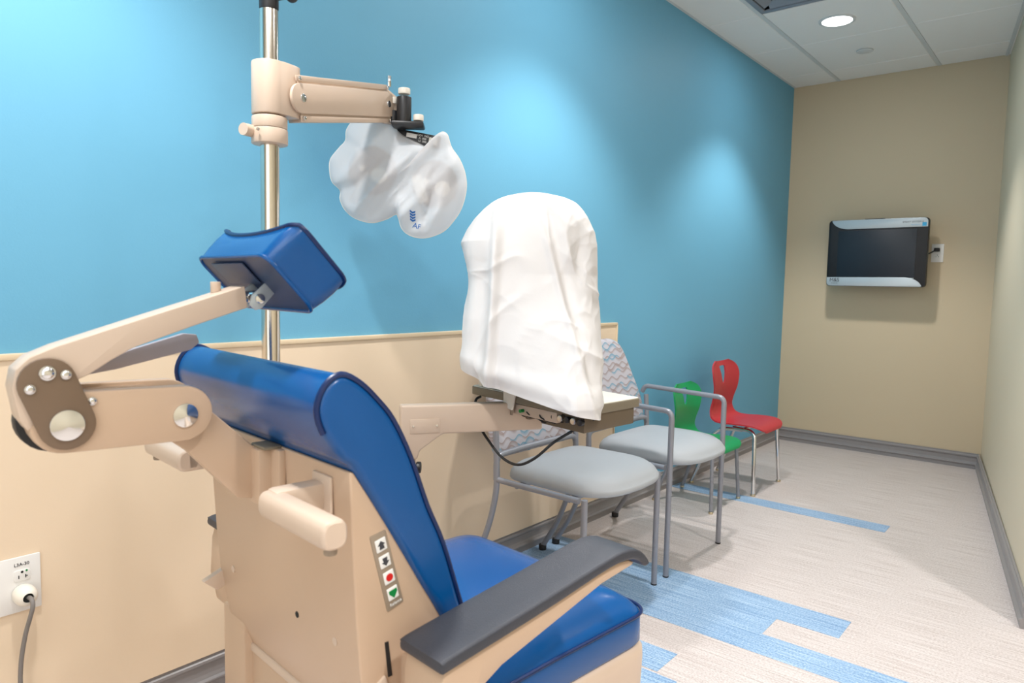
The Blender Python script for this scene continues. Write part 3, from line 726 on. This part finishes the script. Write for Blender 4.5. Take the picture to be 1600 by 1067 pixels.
# ------------------------------------------------------------------ lower arm and instrument table
TA, TB, TC = Vector((-1.495, 1.612)), Vector((-1.021, 1.524)), Vector((-.996, 1.796))
TD = TA+(TC-TB)
la = MB()
LX = Vector((-1.487, 1.316, 0)); hd_ = (Vector((-1.359, 1.516, 0))-LX).normalized()
lm = frame_m(LX-Vector((PX, PY, 0)), hd_, (0, 0, 1)); 
poly = [(0, .62), (.047, .62), (.055, .645), (.12, .69), (.42, .69), (.42, .772), (0, .775)]
la.prism(poly, -.02, .02, 'xy', bev=.006, seg=3); la.xf(lm); lo = la.build('table_arm', m_beige2, st)
q = MB().prism([(.025, .735), (.11, .735), (.11, .695), (.025, .695)], .0198, .0215, 'xy', bev=.0005).xf(lm); q.build('cover_plate', m_beige2, lo)
for xx in (.034, .101):
    for s in (1,): q = MB().cyl((xx, .716, .022), .003, .003, 'Z', 14).xf(lm); q.build('screw', m_chrome, lo)
lp = MB(); lp.cyl((LX.x-PX+hd_.x*.024, LX.y-PY+hd_.y*.024, .48), .021, .3, n=30); lp.cyl((LX.x-PX+hd_.x*.024, LX.y-PY+hd_.y*.024, .607), .0215, .03, n=30, bev=.002)
lp.build('table_arm_post', m_beige2, st)
b = MB(); v0 = Vector((0, 0, .36)); v1 = Vector((LX.x-PX+hd_.x*.024, LX.y-PY+hd_.y*.024, .36)); mid = (v0+v1)/2; dd = v1-v0
b.box(mid, (dd.length+.05, .05, .07), .008, atan2(dd.y, dd.x)); b.build('lower_arm', m_beige2, st)
kb = MB(); pk = v1+Vector((0, 0, .235)) + Vector((RT.x, RT.y, 0)).normalized()*.03
kb.cyl(pk, .017, .014, Matrix.Rotation(atan2(RT.y, RT.x), 4, 'Z') @ Matrix.Rotation(pi/2, 4, 'Y'), 9, .003); kb.build('clamp_knob', m_black, st)
tb = thing('instrument_table', 'small instrument table with cream top, taupe edge and brown drawer box', 'table', (TA.x, TA.y, 0))
tl = [p-TA for p in (TA, TB, TC, TD)]
outl = rp([tuple(p) for p in tl], [.02, .06, .012, .03])
MB().prism(outl, .774, .7985, 'xy', bev=.002).build('table_edge', m_taupe, tb)
inl = [(p[0]*.985+.003, p[1]*.985+.003) for p in outl]
MB().prism(inl, .796, .8005, 'xy', bev=.001).build('table_top', m_cream, tb)
ab = (tl[1]-tl[0]).normalized(); bcv = (tl[2]-tl[1]).normalized()
d0 = tl[1]-ab*.006+bcv*.025; dw = [d0, d0+bcv*.225, d0+bcv*.225-ab*.17, d0-ab*.17]
MB().prism([tuple(p) for p in dw], .727, .776, 'xy', bev=.002).build('drawer_box', m_taupe2, tb)
# things under / on table : electronics with wires
u0 = tl[0]+ab*.2+bcv*.035
cb_ = MB(); cb_.box((u0.x+.09, u0.y-.01, .757), (.2, .07, .03), .003, atan2(ab.y, ab.x)); cb_.build('control_box', m_beige2, tb)
rr_ = random.Random(3)
for i in range(9):
    s0 = u0+ab*(.03+.014*i); 
    P = [(s0.x, s0.y, .765), (s0.x+rr_.uniform(-.01, .03), s0.y-.03+rr_.uniform(-.01, .01), .745+rr_.uniform(-.012, .01)), (s0.x+ab.x*.05, s0.y-.02, .735+rr_.uniform(-.01, .01)), (s0.x+ab.x*.1, s0.y+ab.y*.1+.01, .75), (s0.x+ab.x*.14, s0.y+ab.y*.14+.03, .76)]
    MB().tube(P, .0022, 6, fillet=.02).build('wire', [m_black, m_brown, m_black][i % 3], tb)
for i in range(5):
    s0 = u0+ab*(.17+.025*i); MB().cyl((s0.x, s0.y-.02, .757), .009, .016, 'Y', 14, .002).build('connector', [m_black, m_steel][i % 2], tb)
MB().cyl((u0.x+.045, u0.y-.042, .757), .005, .02, 'Y', 14).build('green_port', m_btngrn, tb)
# bracket hanging over near edge of table (chin rest clamp of the instrument)
sl = thing('slit_lamp', 'beige eye microscope base showing under the white cover on the table', 'microscope', (TA.x, TA.y, .8005))
q = MB(); u1 = tl[0]+ab*.13+bcv*.01
q.box((u1.x+.015, u1.y+.05, .022), (.10, .05, .044), .004, atan2(ab.y, ab.x)); q.build('base', m_beige, sl)
MB().box((tl[0].x+.048, tl[0].y+.035, .022), (.02, .07, .044), .003, atan2(ab.y, ab.x)).build('rail_end', m_ivory, sl)
u2 = tl[0]+ab*.20-bcv*.006
q = MB(); q.prism([(-.026, .024), (.032, .024), (.014, -.047), (-.024, -.040)], -.004, .004, 'xz', bev=.002); q.xf(Matrix.Translation((u2.x, u2.y, 0)) @ Matrix.Rotation(atan2(ab.y, ab.x), 4, 'Z')); brk = q.build('chin_rest_bracket', m_ivory, sl)
q = MB(); q.prism([(.020, .022), (.033, .022), (.010, -.062), (-.0, -.062)], .002, .006, 'xz', bev=.001); q.xf(Matrix.Translation((u2.x, u2.y, 0)) @ Matrix.Rotation(atan2(ab.y, ab.x), 4, 'Z')); q.build('strut', m_panel, brk)
MB().box((tl[0].x+.25, tl[0].y+.05, .014), (.12, .12, .026), .003, atan2(ab.y, ab.x)).build('slide_base', m_cream, sl)
MB().cyl((tl[0].x+.195, tl[0].y+.07, .24), .03, .45, n=20, bev=.004).build('column', m_beige, sl)
MB().box((tl[0].x+.195, tl[0].y+.07, .42), (.12, .14, .1), .02, atan2(ab.y, ab.x)).build('microscope_body', m_beige, sl)
MB().tube([(u2.x+.03, u2.y+.0, .012), (u2.x+.06, u2.y-.008, .006), (u2.x+.10, u2.y-.004, .008), (u2.x+.13, u2.y+.02, .016)], .002, 8, fillet=.02).build('wire', m_black, sl)
# hanging black cable
P = [(-1.44, 1.60, .772), (-1.435, 1.572, .76), (-1.405, 1.555, .70), (-1.36, 1.555, .65), (-1.30, 1.545, .615), (-1.23, 1.53, .61), (-1.17, 1.53, .64), (-1.12, 1.55, .69), (-1.07, 1.58, .73), (-1.06, 1.60, .75)]
cb = MB().tube(openspline(P, 5), .004, 10).build('power_cable', m_rubber); tag(cb, 'black cable looping down below the instrument table', 'cable')

# ---- slit lamp cover: soft fabric bag around the instrument
CC = Vector((-1.300, 1.658, 0)); h1 = Vector((.771, .637, 0)); h2 = Vector((-.637, .771, 0))
sil = [(298, 818, 848), (302, 794, 868), (308, 780, 884), (318, 766, 896), (330, 752, 906), (345, 739, 915), (362, 728, 923), (382, 719, 928), (405, 723, 929), (430, 729, 929), (460, 726, 931), (500, 722, 934), (540, 722, 937), (580, 722, 938), (620, 730, 937), (650, 745, 934)]
zs = lambda py: 1.115+(1.382-(py-298)*.001788-1.115)*1.03
ks = 2.06/1105
def silat(py):
    if py <= sil[0][0]: return sil[0][1:]
    for a, b_ in zip(sil, sil[1:]):
        if py <= b_[0]:
            t = (py-a[0])/(b_[0]-a[0]); return a[1]+(b_[1]-a[1])*t, a[2]+(b_[2]-a[2])*t
    return sil[-1][1:]
def bottom_py(xn, front):
    # xn -1..1 (left..right) ; hem height given by reference row value
    if front:
        if xn < -.65: return 578+ (xn+1)/.35*20
        if xn < .8: return 598+(xn+.65)/1.45*37
        return 635+(xn-.8)/.2*9
    return 578 + (xn+1)*14
NA, NV = 340, 190
rows = []
for iv in range(NV+1):
    v = (iv/NV)**1.0
    row = []
    for ia in range(NA):
        an = 2*pi*ia/NA; c, s_ = cos(an), sin(an)
        p = 2/3.6
        cx_ = (abs(c)**p)*(1 if c >= 0 else -1); sy_ = (abs(s_)**p)*(1 if s_ >= 0 else -1)   # x right, y back
        fr_ = max(0, min(1, (-s_+.25)/.5)); bp_ = bottom_py(cx_, True)*fr_+bottom_py(cx_, False)*(1-fr_)
        vv = v**.8 if False else v
        py = 299+(bp_-299)*(1-cos(vv*pi/2))**.0 * vv
        l, r = silat(py); half = (r-l)/2*ks; mid_ = ((r+l)/2-828)*ks
        top = max(0, min(1, (py-299)/34)); 
        dome = sqrt(max(0, 1-(1-min(1, vv/.06))**2)) if vv < .06 else 1
        hh = half*(dome if vv < .06 else 1)
        dep = (.06+.118*(1-exp(-(py-299)/48)))*(dome if vv < .06 else 1)
        z = zs(py)
        x_ = mid_+hh*cx_; y_ = dep*sy_
        # folds -----------------------------------------------------------
        nxv = c; nyv = s_
        q = py
        front = max(0, -s_)
        d = 0
        # soft vertical crease (left) turning into the left hollow
        xc = 776-(q-330)*.035
        X = 828+x_/ks
        d += .016*exp(-((X-xc)/7)**2)*front*min(1, max(0, (q-322)/30))
        d -= .022*exp(-((X-(xc-22))/14)**2)*front*min(1, max(0, (q-380)/60))
        # diagonal seam to the right (835,320)->(900,560)
        xd = 838+(q-325)*.27
        d -= .010*exp(-((X-(xd+8))/9)**2)*front*min(1, max(0, (q-322)/20)); d += .007*exp(-((X-(xd-4))/5)**2)*front*min(1, max(0, (q-322)/20))
        # right hollow
        d -= .020*exp(-((X-900)/15)**2-((q-400)/45)**2)*front
        # hem roll
        d += .010*exp(-((vv-.93)/.05)**2)*front
        y_ -= .135*max(0, min(1, (cx_+.45)/1.0))**.8*max(0, -sy_)**.6*max(0, min(1, (q-430)/190))**1.2
        P0 = Vector((x_, y_, z))
        def crease(sc_x, sc_z, off, pw=2.2):
            v_ = noise.noise(Vector((X*.0019*sc_x+off, y_*sc_x*.6, z*sc_z+off*2)))
            return max(0, 1-abs(v_)*2.6)**pw
        rt_side = .25+.75*max(0, c)*front
        wr_ = .010*noise.noise(P0*5+Vector((3, 1, 7)))
        sk = x_*.6+z*.8; sk2 = x_*.8-z*.6
        wr_ += .006*max(0, 1-abs(noise.noise(Vector((sk*7, sk2*3.2, y_*4+2))))*3)**2*rt_side*1.3
        wr_ += .0045*max(0, 1-abs(noise.noise(Vector((sk2*11, sk*5, y_*6+8))))*3)**2*rt_side
        wr_ += .0035*max(0, 1-abs(noise.noise(Vector((x_*8+4, z*6, y_*5))))*4)**2
        wr_ += .003*max(0, 1-abs(noise.noise(Vector((x_*26+4, z*20, y_*9))))*3)**2*max(0, c)*front
        d += wr_*min(1, vv*8)
        nv = Vector((nxv*1.0, nyv, 0)); 
        row.append(CC+h1*(x_+nxv*d)+h2*(y_+nyv*d*1.2)+Vector((0, 0, z)))
    rows.append(row)
cv = MB(); cv.grid(rows, closeu=True); cv.bm.verts.ensure_lookup_table()
bmesh.ops.holes_fill(cv.bm, edges=[e for e in cv.bm.edges if len(e.link_faces) == 1 and sum(v.co.z for v in e.verts)/2 > 1.3], sides=0)
sc_ = cv.build('fabric_cover', m_cover, None, ang=180); tag(sc_, 'creased white fabric dust cover draped over the instrument on the table', 'dust cover')
# frayed threads at the corner
fy = MB(); rr_ = random.Random(5)
q0 = CC+h1*.19+h2*(-.085)+Vector((0, 0, .775))
for i in range(14):
    z = rr_.uniform(-.03, .02); P = [q0+Vector((0, 0, z)), q0+h1*rr_.uniform(.006, .02)+Vector((0, 0, z+rr_.uniform(-.006, .006)))]
    fy.tube(P, .0006, 4)
fy.build('frayed_threads', m_cover, sc_)['kind'] = 'stuff'

# ------------------------------------------------------------------ waiting chairs (face +x, local origin below seat centre, local x forward)
def waiting_chair(y0, arms, label):
    t = thing('waiting_chair', label, 'chair', (-1.40, y0, 0), 0, 'grey waiting chairs'); r = .0108; hy = .245
    FXL = .18      # front leg x local (-1.22)
    for s in (-1, 1):
        yy = s*hy
        back_post = [(-.20, yy, .62), (-.192, yy, .50), (-.188, yy, .40), (-.215, yy, .28), (-.27, yy, .14), (-.348, yy, .012)]
        if arms:
            MB().tube([(FXL, yy, .004), (FXL, yy, .66-.012), (-.205, yy, .66), (-.222, yy, .63)], r, 14, fillet=.03).build('arm_leg', m_frame, t)
            MB().tube([(FXL, yy, .30), (FXL, yy, .62)], r*1.04, 14).build('leg_sleeve', m_frame, t)
        else:
            MB().tube([(FXL, yy, .004), (FXL, yy, .435)], r, 14).build('leg', m_frame, t)
        MB().tube(back_post, r, 14, fillet=.06).build('leg', m_frame, t)
        MB().tube([(-.19, yy, .432), (-.12, yy, .430), (FXL-.02, yy, .428)], r*.95, 12, fillet=.02).build('side_rail', m_frame, t)
        MB().cyl((-.346, yy, .012), .0165, .024, n=18, bev=.003).build('rubber_foot', m_rubber, t)
        MB().cyl((FXL, yy, .003), .0115, .006, n=18).build('rubber_foot', m_rubber, t)
    MB().tube([(-.10, -hy, .424), (-.10, hy, .424)], r*.9, 12).build('cross_rail', m_frame, t)
    MB().tube([(FXL-.06, -hy, .424), (FXL-.06, hy, .424)], r*.9, 12).build('cross_rail', m_frame, t)
    # lower back frame: U tube under the back panel
    MB().tube([(-.192, -hy, .43), (-.194, -hy, .515), (-.196, -.10, .52), (-.196, .10, .52), (-.194, hy, .515), (-.192, hy, .43)], r, 14, fillet=.035).build('back_frame', m_frame, t)
    # seat cushion
    rows = []; NU = 48; 
    lv_ = [(0, .0), (.5, .0), (.95, .0), (.985, .003), (1.0, .009), (1.0, .020), (.985, .033), (.945, .047), (.86, .060), (.70, .070), (.45, .077), (.2, .080), (0.02, .081)]
    for (k, z) in lv_:
        row = []
        for i in range(NU):
            an = 2*pi*i/NU; c, s_ = cos(an), sin(an); p = 2/(4.0 if c > 0 else 7.0)
            cx_ = (abs(c)**p)*(1 if c >= 0 else -1); sy_ = (abs(s_)**p)*(1 if s_ >= 0 else -1)
            x = .02+.205*cx_ + (.03*(1-sy_*sy_) if cx_ > 0 else 0)*max(0, cx_); wy = .238*(1-.06*(1-cx_)/2)
            x = .02+(x-.02)*k; y = wy*sy_*k
            dip = -.006*(1-min(1, k))*0
            fz = -.012*max(0, cx_*k)**3
            row.append((x, y, .432+z+(fz if z > .02 else 0)))
        rows.append(row)
    MB().grid(rows, closeu=True, capends=True).build('seat', m_seatv, t, ang=80)
    # backrest: rounded trapezoid panel, curved
    out = rp([(-.232, .50), (.232, .50), (.245, .60), (.165, .88), (-.165, .88), (-.245, .60)], [.03, .03, .05, .08, .08, .05], 5)
    cen = (0, .69); rf = []
    def lean(y, z): return -.205-(z-.5)*.27*1.0 + .05*(y/.245)**2*0 - .022*(1-(y/.245)**2)
    layers = [(-.018, .0), (-.018, .5), (-.018, .93), (-.012, .985), (0, 1.0), (.012, .985), (.018, .93), (.021, .5), (.022, .0)]
    rows = []
    for (dx, k) in layers:
        row = []
        for (y, z) in out:
            yy = y*max(k, .001); zz = cen[1]+(z-cen[1])*max(k, .001)
            row.append((lean(yy, zz)+dx, yy, zz))
        rows.append(row)
    # finer radial subdivision of the front/back faces
    rows2 = []
    for i, (dx, k) in enumerate(layers): rows2.append(rows[i])
    MB().grid(rows2, closeu=True, capends=True).build('backrest', m_wave, t, ang=70)
    return t
waiting_chair(2.105, False, 'armless waiting chair with pale grey seat, closest to the instrument table')
waiting_chair(2.69, True, 'waiting chair with tubular arms, pale grey seat and wave-patterned back')

# ------------------------------------------------------------------ children's chairs
def kid_chair(name_label, x0, y0, k, m_, kind, rz=0):
    t = thing('child_chair', name_label, 'chair', (x0, y0, 0), rz, 'small plastic stacking chairs')
    pr = [(.155, .335), (.15, .352), (.125, .364), (.08, .368), (.0, .364), (-.06, .358), (-.115, .362), (-.15, .385), (-.165, .43), (-.160, .48), (-.149, .55), (-.152, .62), (-.165, .67), (-.176, .70)]
    hwid = [.11, .15, .178, .192, .196, .19, .18, .168, .152, .146, .164, .182, .162, .095]
    bow = [0, 0, .004, .008, .012, .014, .014, .012, .012, .015, .02, .022, .02, .016]
    # resample
    def cr(vals, u):
        n = len(vals)-1; u = min(max(u, 0), 1)*n; i = min(int(u), n-1); f_ = u-i
        g_ = lambda j: vals[min(max(j, 0), n)]
        p0, p1, p2, p3 = g_(i-1), g_(i), g_(i+1), g_(i+2)
        return .5*((2*p1)+(-p0+p2)*f_+(2*p0-5*p1+4*p2-p3)*f_*f_+(-p0+3*p1-3*p2+p3)*f_**3)
    NVV, NUU = 60, 24; rows = []
    for i in range(NVV+1):
        u = i/NVV; px = cr([p[0] for p in pr], u); pz = cr([p[1] for p in pr], u); hwv = cr(hwid, u); bo = cr(bow, u)
        tx = cr([p[0] for p in pr], min(1, u+.01))-cr([p[0] for p in pr], max(0, u-.01)); tz = cr([p[1] for p in pr], min(1, u+.01))-cr([p[1] for p in pr], max(0, u-.01))
        l_ = sqrt(tx*tx+tz*tz); nx_, nz_ = tz/l_, -tx/l_      # towards sitter (forward/up)
        row = []
        for j in range(NUU+1):
            s_ = -1+2*j/NUU; side_ = sin(s_*pi/2*.98)
            b_ = bo*(side_**2)
            row.append(((px+nx_*b_)*k, hwv*side_*k, (pz+nz_*b_)*k))
        rows.append(row)
    mbx = MB(); mbx.grid(rows); bm = mbx.bm
    sh = mbx.build('shell', m_, t, ang=60)
    sm = sh.modifiers.new('s', 'SOLIDIFY'); sm.thickness = .007*k*1.1; sm.offset = 0
    cut = MB(); cut.prism(smoothpoly([(-.034*k, .672*k), (.034*k, .672*k), (.036*k, .650*k), (.016*k, .585*k), (0, .572*k), (-.016*k, .585*k), (-.036*k, .650*k)], 4), -.3, -.05, 'yz')
    co = cut.build('cutter', m_)
    co.parent = t; bo_ = sh.modifiers.new('b', 'BOOLEAN'); bo_.object = co; bo_.operation = 'DIFFERENCE'; bo_.solver = 'EXACT'
    bpy.context.view_layer.update()
    me = bpy.data.meshes.new_from_object(sh.evaluated_get(bpy.context.evaluated_depsgraph_get()))
    sh.modifiers.clear(); sh.data = me; bpy.data.objects.remove(co)
    for p_ in me.polygons: p_.use_smooth = True
    me.set_sharp_from_angle(angle=radians(40))
    fm_ = m_chrome if kind else m_frame; r = .0105*k
    for s in (-1, 1):
        yy = s*.155*k; 
        MB().tube([(-.02*k, yy*.9, .346*k), (.085*k, yy, .346*k), (.115*k, yy*1.12, .325*k), (.13*k, yy*1.28, .012)], r, 14, fillet=.03).build('leg', fm_, t)
        MB().tube([(.03*k, yy*.9, .340*k), (-.08*k, yy*.95, .336*k), (-.13*k, yy*1.05, .30*k), (-.235*k, yy*1.2, .012)], r, 14, fillet=.03).build('leg', fm_, t)
        for (fx, fy_) in ((.13*k, yy*1.28), (-.235*k, yy*1.2)):
            MB().cyl((fx, fy_, .006), .0135*k, .012, n=20, bev=.003).build('glide', m_gold, t)
    MB().tube([(.03*k, -.15*k, .342*k), (.03*k, .15*k, .342*k)], r*.85, 12).build('crossbar', fm_, t)
    for s in (-1, 1):
        MB().cyl((.05*k, s*.165*k, .350*k), .005, .006, 'Y', 12).build('rivet', m_steel, t)
    return t
kid_chair("child's chair with red plastic shell and chrome legs near the end wall", -1.505, 3.95, 1.0, m_red, 1)
kid_chair("smaller child's chair with green plastic shell between the grey and red chairs", -1.53, 3.475, .875, m_green, 0)

# ------------------------------------------------------------------ wall screen
TVY = 5.19
tv = thing('wall_monitor', 'black and silver flat monitor mounted on the tan end wall', 'monitor', (-1.1625, TVY, 1.38))
TW, TH = .603, .447
MB().prism(rp([(-TW/2, -TH/2), (TW/2, -TH/2), (TW/2, TH/2), (-TW/2, TH/2)], .025), 0, .05, 'xz', bev=.004).build('housing', m_bezel, tv)
MB().box((0, -.001, -.005), (.505-.03, .004, .33-.02), .001).build('display', m_screen, tv)
MB().box((0, -.003, -.167), (.47, .004, .004), .001).build('display_lip', m_silver, tv)
def arcs(p, c, q, n=8): return [((1-t)**2*p[0]+2*t*(1-t)*c[0]+t*t*q[0], (1-t)**2*p[1]+2*t*(1-t)*c[1]+t*t*q[1]) for t in [i/n for i in range(n+1)]]
x0, x1, z0, z1 = -TW/2, TW/2, -TH/2, TH/2
topp = arcs((x0+.02, z1-.006), (x0+.04, z1-.055), (x0+.12, z1-.063)) + [(x1-.004, z1-.06)] + arcs((x1-.004, z1-.03), (x1-.004, z1-.004), (x1-.03, z1-.002))+[(x0+.03, z1-.002)]
MB().prism(topp, -.006, .004, 'xz', bev=.001).build('silver_band', m_silver, tv)
botp = [(-a, -b_) for a, b_ in topp]
MB().prism(botp, -.006, .004, 'xz', bev=.001).build('silver_band', m_silver, tv)
RXp = Matrix.Rotation(pi/2, 4, 'X')
text('print', 'SMART SYSTEM II', .016, m_ink, Matrix.Translation((x1-.09, -.0068, z1-.028)) @ RXp, tv)
text('print', 'PatientCare', .010, m_cyan, Matrix.Translation((x1-.075, -.0068, z1-.046)) @ RXp, tv)
MB().box((x1-.024, -.0065, z1-.044), (.024, .001, .024), 0).build('blue_emblem', m_cyan, tv, smooth=False)
text('print', 'M&S', .034, m_ink, Matrix.Translation((x0+.055, -.0068, z0+.041)) @ RXp, tv, .0006)
text('print', 'TECHNOLOGIES', .006, m_ink, Matrix.Translation((x0+.055, -.0068, z0+.02)) @ RXp, tv)
MB().box((-.02, .03, TH/2+.002), (.12, .03, .006), .001).build('top_vent', m_bezel, tv)
wm = MB(); wm.box((0, .165, 0), (.12, .012, .12), .002); wm.box((0, .1, 0), (.05, .13, .05), .004); wm.box((0, .052, 0), (.14, .008, .14), .002); wm.build('wall_mount', m_black, tv)

# ------------------------------------------------------------------ outlets
def outlet(name_l, loc, rz, w_, h_, label_txt, sc=1.0, plugrow=None, ox=0):
    t = thing('wall_outlet', name_l, 'outlet', loc, rz)
    MB().box((0, -.003, 0), (w_, .006, h_), .0022).build('cover_plate', m_white, t)
    for zz in (.0205, -.0205):
        q = MB().prism([(ox+x_, zz+z_) for x_, z_ in rp([(-.0165, -.0125), (.0165, -.0125), (.0165, .0125), (-.0165, .0125)], .008)], -.0078, -.002, 'xz', bev=.0008); rc = q.build('receptacle', m_ivory if False else m_white, t)
        q = MB(); q.box((ox-.0065, -.0078, zz-.003), (.0018, .001, .0075)); q.box((ox+.0065, -.0078, zz-.003), (.0018, .001, .0075)); q.box((ox+.0085, -.0078, zz-.003), (.004, .001, .0016)); q.build('slots', m_dark, rc, smooth=False)
        q = MB(); q.cyl((ox, -.0078, zz+.0075), .0027, .001, 'Y', 12); q.build('ground_hole', m_dark, rc, smooth=False)
    if label_txt: text('print', label_txt, .0098, m_ink, Matrix.Translation((ox, -.0064, .045)) @ RXp, t)
    return t
OY = .4865-.0225
o1 = outlet('white double wall outlet with round plug near the bottom left corner', (XW+.0135, .4645, .435), pi/2, .1165, .124, 'L3A-30', ox=.022)
MB().cyl((.0305, -.0078, .0295), .0022, .0014, 'Y', 12).build('indicator', m_btngrn, o1)
pl_ = thing('power_plug', 'cream round plug with grey cord pushed into the left wall outlet', 'plug', (XW+.0135, .4865, .4145), pi/2)
rows = []
for (r_, y_) in ((.001, -.008), (.021, -.008), (.0225, -.014), (.0225, -.026), (.020, -.038), (.014, -.0445), (.0105, -.046), (.0105, -.040), (.001, -.0405)):
    rows.append([(r_*cos(2*pi*i/32), y_, r_*sin(2*pi*i/32)) for i in range(32)])
MB().grid(rows, closeu=True).build('plug_body', m_ivory, pl_)
MB().cyl((0, -.0405, 0), .0102, .002, 'Y', 24).build('cord_hole', m_dark, pl_)
P = [(.001, -.036, .0), (.003, -.055, -.001), (.002, -.064, -.014), (-.003, -.060, -.04), (-.010, -.05, -.08), (-.018, -.045, -.14), (-.020, -.045, -.2), (-.012, -.045, -.26), (-.002, -.04, -.33), (.01, -.04, -.4), (.06, -.05, -.407)]
MB().tube(openspline(P, 4), .0046, 12).build('cord', m_cable, pl_)
o2 = outlet('small white wall outlet right of the monitor with black plug', (-.829, YF, 1.382), 0, .07, .118, None)
o2['group'] = 'wall outlets'; o1['group'] = 'wall outlets'
pg = thing('monitor_plug', 'small black plug and cord in the outlet beside the monitor', 'plug', (-.829, YF, 1.4025))
MB().box((-.002, -.019, .0), (.032, .024, .024), .004).build('plug_body', m_rubber, pg)
MB().tube([(-.012, -.022, -.004), (-.03, -.03, -.016), (-.07, -.06, -.04), (-.12, -.10, -.05)], .004, 10, fillet=.02).build('cord', m_rubber, pg)
